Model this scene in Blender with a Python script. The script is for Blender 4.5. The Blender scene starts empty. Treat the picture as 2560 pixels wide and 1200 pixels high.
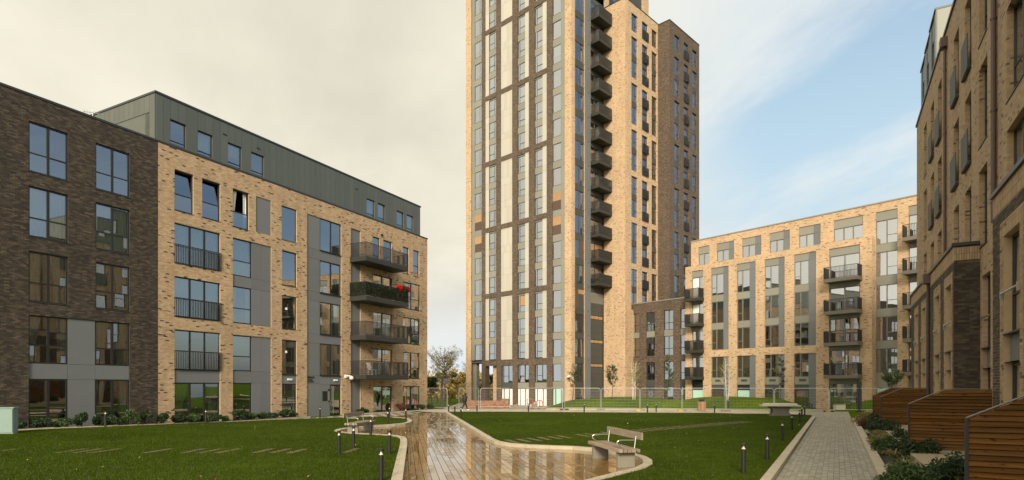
import bpy, math, random
import numpy as np
from mathutils import Matrix, Vector
from mathutils.geometry import delaunay_2d_cdt

rng = random.Random(11)
nprng = np.random.default_rng(5)
SC = bpy.context.scene
COL = SC.collection
H = 2.25                                     # eye height

# ---------------------------------------------------------------- camera
cam_d = bpy.data.cameras.new("camera")
cam_d.sensor_width = 36.0
cam_d.lens = 36.0 * 1510 / 2560
cam_d.shift_y = 365.0 / 2560
cam_d.clip_start = 0.1
cam_d.clip_end = 3000
cam = bpy.data.objects.new("camera", cam_d)
COL.objects.link(cam)
cam.location = (0, 0, H)
cam.rotation_euler = (math.radians(90), 0, 0)
SC.camera = cam

# ---------------------------------------------------------------- light
SUN_EL = 24.0
SUN_AZ = math.degrees(math.atan2(-0.17, -0.985))      # compass from +Y towards +X
sd = Vector((math.sin(math.radians(SUN_AZ)) * math.cos(math.radians(SUN_EL)),
             math.cos(math.radians(SUN_AZ)) * math.cos(math.radians(SUN_EL)),
             math.sin(math.radians(SUN_EL))))
sun_d = bpy.data.lights.new("sun", 'SUN')
sun_d.energy = 3.3
sun_d.angle = math.radians(14)
sun_d.color = (1.0, 0.87, 0.70)
sun = bpy.data.objects.new("sun", sun_d)
COL.objects.link(sun)
sun.rotation_euler = sd.to_track_quat('Z', 'Y').to_euler()
sun.location = (0, 0, 90)

SC.view_settings.view_transform = 'Standard'
SC.view_settings.look = 'None'
SC.view_settings.exposure = 0.36
SC.view_settings.gamma = 1.0
SC.view_settings.use_curve_mapping = False
SC.cycles.max_bounces = 8
SC.cycles.transparent_max_bounces = 16

class NT:
    """small helper for node trees"""
    def __init__(s, nt):
        s.nt = nt; s.n = nt.nodes; s.l = nt.links
    def add(s, t, **kw):
        n = s.n.new(t)
        for k, v in kw.items(): setattr(n, k, v)
        return n
    def link(s, a, b): s.l.new(a, b)
    def val(s, x, sock):
        if isinstance(x, (int, float)): sock.default_value = x
        elif isinstance(x, (tuple, list)): sock.default_value = x
        else: s.l.new(x, sock)
    def math(s, op, a, b=0.0, c=None, clamp=False):
        n = s.n.new('ShaderNodeMath'); n.operation = op; n.use_clamp = clamp
        s.val(a, n.inputs[0]); s.val(b, n.inputs[1])
        if c is not None: s.val(c, n.inputs[2])
        return n.outputs[0]
    def mix(s, f, a, b, blend='MIX'):
        n = s.n.new('ShaderNodeMix'); n.data_type = 'RGBA'; n.blend_type = blend
        s.val(f, n.inputs[0]); s.val(a, n.inputs[6]); s.val(b, n.inputs[7])
        return n.outputs[2]
    def ramp(s, f, stops, interp='LINEAR'):
        n = s.n.new('ShaderNodeValToRGB'); cr = n.color_ramp; cr.interpolation = interp
        while len(cr.elements) < len(stops): cr.elements.new(0.5)
        for e, (p, c) in zip(cr.elements, stops):
            e.position = p; e.color = (c[0], c[1], c[2], 1)
        s.val(f, n.inputs[0]); return n.outputs[0]
    def noise(s, vec, scale, detail=3, rough=0.5, dim='3D'):
        n = s.n.new('ShaderNodeTexNoise'); n.noise_dimensions = dim
        n.inputs['Scale'].default_value = scale; n.inputs['Detail'].default_value = detail
        n.inputs['Roughness'].default_value = rough
        if vec is not None: s.l.new(vec, n.inputs['Vector'])
        return n.outputs[0]
    def smooth(s, x, a, b):
        n = s.n.new('ShaderNodeMapRange'); n.interpolation_type = 'SMOOTHSTEP'
        s.val(x, n.inputs[0]); n.inputs[1].default_value = a; n.inputs[2].default_value = b
        return n.outputs[0]
    def comb(s, x, y, z):
        n = s.n.new('ShaderNodeCombineXYZ')
        for i, v in enumerate((x, y, z)): s.val(v, n.inputs[i])
        return n.outputs[0]

# ---------------------------------------------------------------- sky
world = bpy.data.worlds.new("World")
SC.world = world
world.use_nodes = True
w = NT(world.node_tree)
w.n.clear()
out = w.add('ShaderNodeOutputWorld'); bg = w.add('ShaderNodeBackground')
bg.inputs['Strength'].default_value = 0.1
sky = w.add('ShaderNodeTexSky', sky_type='NISHITA')
sky.sun_disc = False
sky.sun_elevation = math.radians(SUN_EL)
sky.sun_rotation = math.radians(SUN_AZ)
sky.air_density = 1.0; sky.dust_density = 1.5; sky.ozone_density = 1.5
tc = w.add('ShaderNodeTexCoord')
sp = w.add('ShaderNodeSeparateXYZ'); w.link(tc.outputs['Generated'], sp.inputs[0])
dx, dy, dz = sp.outputs
zz = w.math('ADD', w.math('MAXIMUM', dz, 0.0), 0.22)
cx_ = w.math('DIVIDE', dx, zz); cy_ = w.math('DIVIDE', dy, zz)
cvec = w.comb(cx_, cy_, 0.0)
n1 = w.noise(cvec, 0.75, 5, 0.55)
# streaks run away to the upper right
n2 = w.noise(w.comb(w.math('ADD', w.math('MULTIPLY', cx_, 1.5), w.math('MULTIPLY', cy_, 0.5)), w.math('MULTIPLY', cy_, 0.7), 3.3), 0.9, 6, 0.6)
clear = w.smooth(w.math('ADD', dx, w.math('MULTIPLY', w.math('SUBTRACT', n1, 0.5), 0.55)), 0.10, 0.42)
clear = w.math('MULTIPLY', clear, w.smooth(dy, -0.55, -0.05))
puff = w.math('MULTIPLY', w.smooth(n2, 0.40, 0.60), w.math('SUBTRACT', 1.0, w.math('MULTIPLY', w.smooth(dx, 0.58, 0.85), 0.8)))
cover = w.math('SUBTRACT', 1.0, w.math('MULTIPLY', clear, w.math('SUBTRACT', 1.0, w.math('MULTIPLY', puff, 0.8))))
sundot = w.math('ADD', w.math('ADD', w.math('MULTIPLY', dx, sd.x), w.math('MULTIPLY', dy, sd.y)), w.math('MULTIPLY', dz, sd.z))
glow = w.smooth(sundot, -0.35, 0.9)
glow = w.math('MULTIPLY', glow, glow)
cl_cream = w.mix(w.smooth(w.math('ADD', w.math('MULTIPLY', n1, 0.6), w.math('MULTIPLY', n2, 0.4)), 0.33, 0.62), (5.5, 5.15, 4.25, 1), (7.5, 7.1, 5.9, 1))
cl_white = w.mix(w.smooth(n1, 0.3, 0.7), (5.3, 5.9, 6.1, 1), (7.6, 7.7, 7.4, 1))
low = w.smooth(dz, 0.02, 0.22)
cloud = w.mix(w.smooth(dx, 0.0, 0.4), cl_cream, cl_white)
cloud = w.mix(low, (6.3, 6.7, 6.9, 1), cloud)
cloud = w.mix(w.math('MULTIPLY', glow, 0.9), cloud, (13.5, 12.2, 9.8, 1))
blue = w.mix(w.math('SUBTRACT', 0.86, w.math('MULTIPLY', w.smooth(dx, 0.58, 0.88), 0.68)), sky.outputs[0], (4.6, 6.1, 7.0, 1))
blue = w.mix(w.smooth(dz, 0.25, 0.75), blue, w.mix(0.45, sky.outputs[0], (2.6, 4.3, 6.6, 1)))
colr = w.mix(cover, blue, cloud)
w.link(colr, bg.inputs['Color']); w.link(bg.outputs[0], out.inputs[0])

# ---------------------------------------------------------------- materials
MATS = {}
def new_mat(name):
    m = bpy.data.materials.new(name); m.use_nodes = True
    t = NT(m.node_tree); t.n.clear()
    o = t.add('ShaderNodeOutputMaterial'); b = t.add('ShaderNodeBsdfPrincipled')
    t.link(b.outputs[0], o.inputs[0])
    MATS[name] = m
    return m, t, b
def tex_obj(t):
    return t.add('ShaderNodeTexCoord').outputs['Object']
def bump(t, b, h, strength=0.3, dist=0.01):
    n = t.add('ShaderNodeBump'); n.inputs['Strength'].default_value = strength; n.inputs['Distance'].default_value = dist
    t.link(h, n.inputs['Height']); t.link(n.outputs[0], b.inputs['Normal'])
def plain(name, col, rough=0.6, metal=0.0, var=0.18, scale=4.0, fine=60.0, bmp=0.15):
    m, t, b = new_mat(name)
    v = tex_obj(t)
    n = t.noise(v, scale, 4, 0.6); f = t.noise(v, fine, 2, 0.5)
    k = t.math('ADD', t.math('MULTIPLY', t.math('SUBTRACT', n, 0.5), var * 2), t.math('MULTIPLY', t.math('SUBTRACT', f, 0.5), var))
    oi = t.add('ShaderNodeObjectInfo')
    k = t.math('ADD', k, t.math('ADD', t.math('MULTIPLY', oi.outputs['Random'], 0.14), 0.93))
    c = t.mix(1.0, (col[0], col[1], col[2], 1), t.comb(k, k, k), 'MULTIPLY')
    t.link(c, b.inputs['Base Color'])
    b.inputs['Roughness'].default_value = rough; b.inputs['Metallic'].default_value = metal
    if bmp: bump(t, b, f, bmp, 0.004)
    return m

BEIGE = [(0.0, (0.06, 0.042, 0.03)), (0.035, (0.12, 0.08, 0.05)), (0.06, (0.42, 0.29, 0.17)), (0.4, (0.475, 0.335, 0.20)),
         (0.7, (0.52, 0.375, 0.23)), (1.0, (0.57, 0.425, 0.27))]
BEIGEF = [(0.0, (0.14, 0.09, 0.06)), (0.04, (0.20, 0.13, 0.085)), (0.07, (0.45, 0.30, 0.17)), (0.5, (0.52, 0.36, 0.215)), (1.0, (0.58, 0.42, 0.265))]
DARKB = [(0.0, (0.034, 0.027, 0.021)), (0.35, (0.052, 0.041, 0.030)), (0.7, (0.074, 0.058, 0.041)), (0.92, (0.098, 0.077, 0.052)), (1.0, (0.125, 0.099, 0.066))]
BEIGE_SHADED = [(0.0, (0.10, 0.07, 0.045)), (0.04, (0.16, 0.11, 0.07)), (0.07, (0.32, 0.22, 0.125)), (0.5, (0.38, 0.265, 0.155)), (1.0, (0.43, 0.31, 0.19))]  # beige brick darkened: shade on the right building put into its colour
BROWN = [(0.0, (0.055, 0.038, 0.027)), (0.3, (0.084, 0.06, 0.042)), (0.7, (0.118, 0.086, 0.060)), (1.0, (0.16, 0.12, 0.083))]
REDB = [(0.0, (0.12, 0.05, 0.03)), (0.5, (0.26, 0.12, 0.06)), (1.0, (0.36, 0.18, 0.09))]
def brick_tex(name, stops, mortar):
    """procedural bricks for walls too far away for their own geometry (metric coordinates)"""
    m, t, b = new_mat(name)
    s = t.add('ShaderNodeSeparateXYZ'); t.link(tex_obj(t), s.inputs[0])
    u = t.math('ADD', s.outputs[0], s.outputs[1])
    vec = t.comb(u, s.outputs[2], 0.0)
    br = t.add('ShaderNodeTexBrick'); br.offset = 0.5
    t.link(vec, br.inputs['Vector'])
    br.inputs['Color1'].default_value = (0, 0, 0, 1); br.inputs['Color2'].default_value = (1, 1, 1, 1)
    br.inputs['Mortar'].default_value = (0.5, 0.5, 0.5, 1)
    br.inputs['Scale'].default_value = 1.0; br.inputs['Mortar Size'].default_value = 0.006
    br.inputs['Mortar Smooth'].default_value = 0.1
    br.inputs['Brick Width'].default_value = 0.225; br.inputs['Row Height'].default_value = 0.075
    c = t.ramp(br.outputs['Color'], stops)
    big = t.noise(vec, 0.35, 3, 0.5); stk = t.noise(t.comb(t.math('MULTIPLY', u, 1.6), t.math('MULTIPLY', s.outputs[2], 0.12), 0.0), 1.0, 3, 0.6)
    k = t.math('ADD', t.math('ADD', t.math('MULTIPLY', big, 0.45), t.math('MULTIPLY', stk, 0.45)), 0.55)
    c = t.mix(1.0, c, t.comb(k, k, k), 'MULTIPLY')
    c = t.mix(br.outputs['Fac'], c, (mortar[0], mortar[1], mortar[2], 1))
    t.link(c, b.inputs['Base Color']); b.inputs['Roughness'].default_value = 0.88
    bump(t, b, t.math('SUBTRACT', 1.0, br.outputs['Fac']), 0.5, 0.008)
    return m
def brick_geo(name, stops):
    m, t, b = new_mat(name)
    a = t.add('ShaderNodeAttribute', attribute_name='rnd')
    v = tex_obj(t)
    c = t.ramp(a.outputs['Fac'], stops)
    n = t.noise(v, 28, 3, 0.6); big = t.noise(v, 0.3, 3, 0.5)
    mp = t.add('ShaderNodeMapping'); mp.inputs['Scale'].default_value = (1.5, 1.5, 0.12); t.link(v, mp.inputs['Vector']); stk = t.noise(mp.outputs[0], 1.0, 3, 0.6)
    k = t.math('ADD', t.math('ADD', t.math('MULTIPLY', n, 0.25), t.math('MULTIPLY', big, 0.4)), t.math('ADD', t.math('MULTIPLY', stk, 0.45), 0.44))
    t.link(t.mix(1.0, c, t.comb(k, k, k), 'MULTIPLY'), b.inputs['Base Color'])
    b.inputs['Roughness'].default_value = 0.86
    bump(t, b, n, 0.3, 0.006)
    return m
brick_tex('beige_brick_shaded', BEIGE_SHADED, (0.33, 0.25, 0.16)); brick_geo('beige_brick_shaded_near', BEIGE_SHADED); brick_tex('beige_brick_far', BEIGEF, (0.47, 0.36, 0.24)); brick_tex('dark_brick_far', DARKB, (0.075, 0.062, 0.05))
brick_tex('brown_brick_far', BROWN, (0.115, 0.087, 0.062)); brick_tex('red_brick_far', REDB, (0.25, 0.2, 0.15))
brick_geo('beige_brick', BEIGE); brick_geo('dark_brick', DARKB)
plain('beige_mortar', (0.42, 0.31, 0.19), 0.9); plain('dark_mortar', (0.042, 0.035, 0.028), 0.9)
plain('frame_metal', (0.019, 0.02, 0.019), 0.42, 0.0, 0.1, bmp=0)
plain('olive_frame', (0.16, 0.155, 0.125), 0.45, 0, 0.06, bmp=0)
plain('coping_metal', (0.04, 0.043, 0.042), 0.4, 0.2, 0.12, bmp=0)
plain('grey_panel', (0.15, 0.16, 0.165), 0.75, 0, 0.09, 1.2, 30)
plain('dark_panel', (0.06, 0.065, 0.06), 0.6, 0, 0.1)
plain('olive_panel', (0.24, 0.235, 0.195), 0.55, 0, 0.06, bmp=0)
plain('cream_panel', (0.47, 0.445, 0.385), 0.5, 0, 0.05, 0.6, 30, 0.05)
plain('cladding_metal', (0.115, 0.125, 0.105), 0.42, 0.25, 0.1, 0.7, 20, 0.06)
plain('railing_metal', (0.03, 0.03, 0.027), 0.45, 0.2, 0.08, bmp=0)
plain('balcony_metal', (0.034, 0.035, 0.03), 0.55, 0.1, 0.12)
plain('taupe_metal', (0.15, 0.135, 0.105), 0.5, 0.1, 0.08, bmp=0)
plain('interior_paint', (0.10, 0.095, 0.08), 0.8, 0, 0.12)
plain('curtain_cloth', (0.66, 0.66, 0.62), 0.9, 0, 0.1, 3, 30, 0)
plain('white_film', (0.80, 0.80, 0.78), 0.4, 0, 0.04, bmp=0)
plain('green_film', (0.42, 0.66, 0.56), 0.35, 0, 0.05, bmp=0)
plain('plywood', (0.40, 0.235, 0.115), 0.7, 0, 0.15, 2, 20)
plain('mesh_panel', (0.10, 0.065, 0.045), 0.7, 0, 0.4, 8, 25)
plain('rail_cap', (0.16, 0.15, 0.13), 0.45, 0.4, 0.05, bmp=0)
plain('steel', (0.55, 0.54, 0.50), 0.3, 0.9, 0.05, bmp=0)
plain('galvanised', (0.50, 0.51, 0.49), 0.42, 0.6, 0.1, bmp=0)
plain('downpipe_metal', (0.10, 0.068, 0.058), 0.4, 0.2, 0.1, bmp=0)
plain('black_paint', (0.014, 0.014, 0.014), 0.5, 0, 0.1, bmp=0)
plain('white_plastic', (0.75, 0.75, 0.73), 0.4, 0, 0.04, bmp=0)
plain('red_plastic', (0.58, 0.045, 0.035), 0.45, 0, 0.08, bmp=0)
plain('yellow_plastic', (0.55, 0.30, 0.04), 0.6, 0, 0.1, bmp=0)
plain('concrete', (0.215, 0.205, 0.16), 0.8, 0, 0.12, 3, 50)
plain('pale_concrete', (0.62, 0.58, 0.50), 0.7, 0, 0.08, 3, 50)
plain('kerb_concrete', (0.43, 0.375, 0.275), 0.78, 0, 0.26, 3.5, 30)
plain('terrace_concrete', (0.34, 0.28, 0.175), 0.8, 0, 0.15, 1.5, 30)
plain('cabinet_paint', (0.22, 0.32, 0.28), 0.55, 0, 0.1)
plain('soil', (0.022, 0.015, 0.01), 0.95, 0, 0.4, 6, 40, 0.6)
plain('plank_stone', (0.15, 0.105, 0.055), 0.6, 0, 0.3, 3, 30, 0.3)
plain('skin', (0.45, 0.27, 0.18), 0.6, 0, 0.05, bmp=0)
plain('bark', (0.085, 0.06, 0.042), 0.9, 0, 0.35, 8, 40, 0.4)
plain('birch_bark', (0.62, 0.58, 0.5), 0.8, 0, 0.35, 10, 40, 0.2)
plain('lamp_lens', (0.72, 0.70, 0.62), 0.25, 0, 0.05, bmp=0)

def wood(name, c1, c2, rough=0.6, axis=0, scale=1.0):
    m, t, b = new_mat(name)
    s = t.add('ShaderNodeSeparateXYZ'); t.link(tex_obj(t), s.inputs[0])
    o = t.add('ShaderNodeObjectInfo')
    st = [0.9, 14.0, 14.0]; st[0], st[axis] = st[axis], st[0]
    vec = t.comb(*[t.math('ADD', t.math('MULTIPLY', s.outputs[i], st[i] * scale), t.math('MULTIPLY', o.outputs['Random'], 17.0)) for i in range(3)])
    n = t.noise(vec, 1.6, 5, 0.6)
    kn = t.noise(t.comb(t.math('MULTIPLY', s.outputs[0], 1.0), t.math('MULTIPLY', s.outputs[1], 1.0), t.math('ADD', t.math('MULTIPLY', s.outputs[2], 3.0), t.math('MULTIPLY', o.outputs['Random'], 9.0))), 4.0, 2, 0.5)
    c = t.ramp(n, [(0.25, c2), (0.62, c1)])
    c = t.mix(t.smooth(kn, 0.63, 0.74), c, (c2[0] * 0.35, c2[1] * 0.35, c2[2] * 0.35, 1))
    rr = t.math('FRACT', t.math('MULTIPLY', o.outputs['Random'], 7.31))
    c = t.mix(t.math('MULTIPLY', rr, 0.22), c, (c1[1] * 1.1, c1[1] * 1.0, c1[1] * 0.85, 1))
    k = t.math('ADD', t.math('MULTIPLY', o.outputs['Random'], 0.62), 0.69)
    t.link(t.mix(1.0, c, t.comb(k, k, k), 'MULTIPLY'), b.inputs['Base Color'])
    b.inputs['Roughness'].default_value = rough
    bump(t, b, n, 0.25, 0.004)
wood('fence_wood', (0.165, 0.076, 0.018), (0.078, 0.034, 0.008), 0.85, 1)
MATS['fence_wood'].node_tree.nodes['Principled BSDF'].inputs['Specular IOR Level'].default_value = 0.12
plain('gap_shade', (0.02, 0.012, 0.006), 0.9)  # near-black colour painting the shade in the gaps between screen boards
wood('bench_wood', (0.30, 0.235, 0.165), (0.15, 0.11, 0.075), 0.7, 1)
wood('bin_wood', (0.42, 0.24, 0.13), (0.26, 0.14, 0.07), 0.7, 2)

# glass: coated panes that mirror the sky and let the room show through
def glass_mat(name, base, tint):
    m, t, b = new_mat(name)
    t.n.remove(b); o = [n for n in t.n if n.type == 'OUTPUT_MATERIAL'][0]
    tr = t.add('ShaderNodeBsdfTransparent'); tr.inputs[0].default_value = (*tint, 1)
    gl = t.add('ShaderNodeBsdfGlossy'); gl.inputs['Roughness'].default_value = 0.004; gl.inputs['Color'].default_value = (0.93, 0.97, 1.0, 1)
    fr = t.add('ShaderNodeFresnel'); fr.inputs['IOR'].default_value = 1.6
    nz = t.noise(tex_obj(t), 0.8, 2, 0.5)
    bp = t.add('ShaderNodeBump'); bp.inputs['Strength'].default_value = 0.04; bp.inputs['Distance'].default_value = 0.02
    t.link(nz, bp.inputs['Height']); t.link(bp.outputs[0], gl.inputs['Normal'])
    mx = t.add('ShaderNodeMixShader')
    t.link(t.math('ADD', t.math('MULTIPLY', fr.outputs[0], 1.0 - base), base, clamp=True), mx.inputs[0])
    t.link(tr.outputs[0], mx.inputs[1]); t.link(gl.outputs[0], mx.inputs[2]); t.link(mx.outputs[0], o.inputs[0])
glass_mat('glass', 0.36, (0.60, 0.68, 0.64)); glass_mat('coated_glass', 0.47, (0.5, 0.58, 0.55)); glass_mat('blue_glass', 0.34, (0.45, 0.52, 0.55))

def leaf_mat(name, stops, rough=0.6, trans=0.25):
    m, t, b = new_mat(name)
    a = t.add('ShaderNodeAttribute', attribute_name='rnd')
    c = t.ramp(a.outputs['Fac'], stops)
    t.link(c, b.inputs['Base Color']); b.inputs['Roughness'].default_value = rough
    o = [n for n in t.n if n.type == 'OUTPUT_MATERIAL'][0]
    td = t.add('ShaderNodeBsdfTranslucent'); t.link(c, td.inputs[0])
    mx = t.add('ShaderNodeMixShader'); mx.inputs[0].default_value = trans
    t.link(b.outputs[0], mx.inputs[1]); t.link(td.outputs[0], mx.inputs[2]); t.link(mx.outputs[0], o.inputs[0])
leaf_mat('leaf_dark', [(0, (0.012, 0.028, 0.010)), (0.6, (0.03, 0.06, 0.018)), (1, (0.075, 0.12, 0.04))])
leaf_mat('leaf_green', [(0, (0.02, 0.05, 0.012)), (0.6, (0.05, 0.10, 0.02)), (1, (0.13, 0.19, 0.05))])
leaf_mat('leaf_olive', [(0, (0.12, 0.105, 0.03)), (0.6, (0.25, 0.22, 0.07)), (1, (0.40, 0.34, 0.13))])
leaf_mat('leaf_ochre', [(0, (0.22, 0.15, 0.04)), (0.6, (0.42, 0.31, 0.10)), (1, (0.56, 0.45, 0.18))])
leaf_mat('leaf_yellow', [(0, (0.20, 0.15, 0.02)), (0.6, (0.36, 0.29, 0.05)), (1, (0.48, 0.42, 0.12))])
leaf_mat('leaf_red', [(0, (0.08, 0.02, 0.012)), (0.6, (0.16, 0.05, 0.03)), (1, (0.22, 0.10, 0.05))])
leaf_mat('petal_red', [(0, (0.45, 0.008, 0.01)), (1, (0.65, 0.02, 0.02))])
leaf_mat('petal_crimson', [(0, (0.25, 0.006, 0.02)), (1, (0.40, 0.01, 0.04))])
leaf_mat('hedge_leaf', [(0, (0.010, 0.014, 0.006)), (0.7, (0.022, 0.03, 0.010)), (1, (0.07, 0.08, 0.03))])
leaf_mat('grass_blade', [(0, (0.026, 0.046, 0.0005)), (0.6, (0.044, 0.068, 0.001)), (1, (0.076, 0.102, 0.003))], 0.7, 0.3)

# lawn
def lawn_mat(name, k):
    m, t, b = new_mat(name)
    v = tex_obj(t)
    n = t.noise(v, 0.22, 4, 0.55); f = t.noise(v, 38, 3, 0.65); g = t.noise(v, 2.6, 3, 0.6)
    c = t.ramp(t.math('ADD', t.math('MULTIPLY', n, 0.55), t.math('MULTIPLY', g, 0.45)),
               [(0.36, (0.022 * k, 0.040 * k, 0.0004)), (0.52, (0.038 * k, 0.062 * k, 0.0008)), (0.68, (0.062 * k, 0.090 * k, 0.002))])
    kk = t.math('ADD', t.math('MULTIPLY', f, 0.8), 0.6)
    t.link(t.mix(1.0, c, t.comb(kk, kk, kk), 'MULTIPLY'), b.inputs['Base Color'])
    b.inputs['Roughness'].default_value = 0.95; b.inputs['Specular IOR Level'].default_value = 0.03
    bump(t, b, f, 0.6, 0.03)
lawn_mat('lawn_grass', 1.0); lawn_mat('rough_grass', 1.7)

# wet planks: standing water in the hollows, damp wood-coloured stone between
m, t, b = new_mat('wet_plank')
geo = t.add('ShaderNodeNewGeometry'); o = t.add('ShaderNodeObjectInfo')
at = t.add('ShaderNodeAttribute', attribute_name='rnd')
rv = t.math('FRACT', t.math('ADD', at.outputs['Fac'], o.outputs['Random']))
n = t.noise(geo.outputs['Position'], 0.55, 4, 0.55); n5 = t.noise(geo.outputs['Position'], 3.4, 5, 0.65); f = t.noise(geo.outputs['Position'], 26, 4, 0.65)
c = t.ramp(t.math('ADD', t.math('MULTIPLY', rv, 0.45), t.math('MULTIPLY', n5, 0.6)),
           [(0.2, (0.16, 0.088, 0.026)), (0.5, (0.29, 0.18, 0.062)), (0.8, (0.42, 0.29, 0.125))])
k = t.math('ADD', t.math('MULTIPLY', f, 0.7), 0.65)
c = t.mix(1.0, c, t.comb(k, k, k), 'MULTIPLY')
pud = t.smooth(t.math('ADD', t.math('ADD', t.math('MULTIPLY', n, 0.40), t.math('MULTIPLY', n5, 0.50)), t.math('MULTIPLY', rv, 0.16)), 0.445, 0.55)
c = t.mix(t.math('MULTIPLY', pud, 0.3), c, (0.055, 0.034, 0.012, 1))
t.link(c, b.inputs['Base Color'])
r = t.math('SUBTRACT', 0.25, t.math('MULTIPLY', pud, 0.225))
t.link(t.math('MAXIMUM', r, 0.012), b.inputs['Roughness'])
b.inputs['Specular IOR Level'].default_value = 0.6
bn = t.add('ShaderNodeBump'); bn.inputs['Distance'].default_value = 0.003
t.link(t.math('ADD', t.math('MULTIPLY', t.math('SUBTRACT', 1.0, pud), 0.14), 0.01), bn.inputs['Strength']); t.link(f, bn.inputs['Height']); t.link(bn.outputs[0], b.inputs['Normal'])

m, t, b = new_mat('paver')
geo = t.add('ShaderNodeNewGeometry'); o = t.add('ShaderNodeObjectInfo'); at = t.add('ShaderNodeAttribute', attribute_name='rnd')
rv = t.math('FRACT', t.math('ADD', at.outputs['Fac'], o.outputs['Random']))
n = t.noise(geo.outputs['Position'], 0.9, 4, 0.6); f = t.noise(geo.outputs['Position'], 40, 3, 0.6)
c = t.ramp(t.math('ADD', t.math('MULTIPLY', rv, 0.5), t.math('MULTIPLY', n, 0.5)), [(0.15, (0.20, 0.185, 0.135)), (0.5, (0.285, 0.265, 0.195)), (0.85, (0.37, 0.345, 0.265))])
k = t.math('ADD', t.math('MULTIPLY', f, 0.5), 0.75)
t.link(t.mix(1.0, c, t.comb(k, k, k), 'MULTIPLY'), b.inputs['Base Color']); b.inputs['Roughness'].default_value = 0.6
bump(t, b, f, 0.3, 0.003)

def striped(name, c1, c2, per, ang):
    m, t, b = new_mat(name)
    geo = t.add('ShaderNodeNewGeometry'); s = t.add('ShaderNodeSeparateXYZ'); t.link(geo.outputs['Position'], s.inputs[0])
    u = t.math('ADD', t.math('MULTIPLY', s.outputs[0], math.cos(ang)), t.math('MULTIPLY', s.outputs[1], math.sin(ang)))
    v = t.math('SUBTRACT', t.math('MULTIPLY', s.outputs[1], math.cos(ang)), t.math('MULTIPLY', s.outputs[0], math.sin(ang)))
    k = t.smooth(t.math('FRACT', t.math('DIVIDE', u, per)), 0.46, 0.54)
    g1 = t.math('LESS_THAN', t.math('FRACT', t.math('DIVIDE', u, 0.2)), 0.05); g2 = t.math('LESS_THAN', t.math('FRACT', t.math('DIVIDE', v, 0.4)), 0.03)
    c = t.mix(k, (*c1, 1), (*c2, 1))
    c = t.mix(t.math('MULTIPLY', t.math('MAXIMUM', g1, g2), 0.55), c, (0.05, 0.045, 0.035, 1))
    f = t.noise(geo.outputs['Position'], 9, 4, 0.6); kk = t.math('ADD', t.math('MULTIPLY', f, 0.6), 0.7)
    t.link(t.mix(1.0, c, t.comb(kk, kk, kk), 'MULTIPLY'), b.inputs['Base Color']); b.inputs['Roughness'].default_value = 0.55
striped('striped_paving', (0.40, 0.35, 0.26), (0.17, 0.155, 0.12), 0.8, math.radians(18))
striped('plain_paving', (0.46, 0.41, 0.31), (0.41, 0.365, 0.275), 1.6, math.radians(-10))

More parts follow.
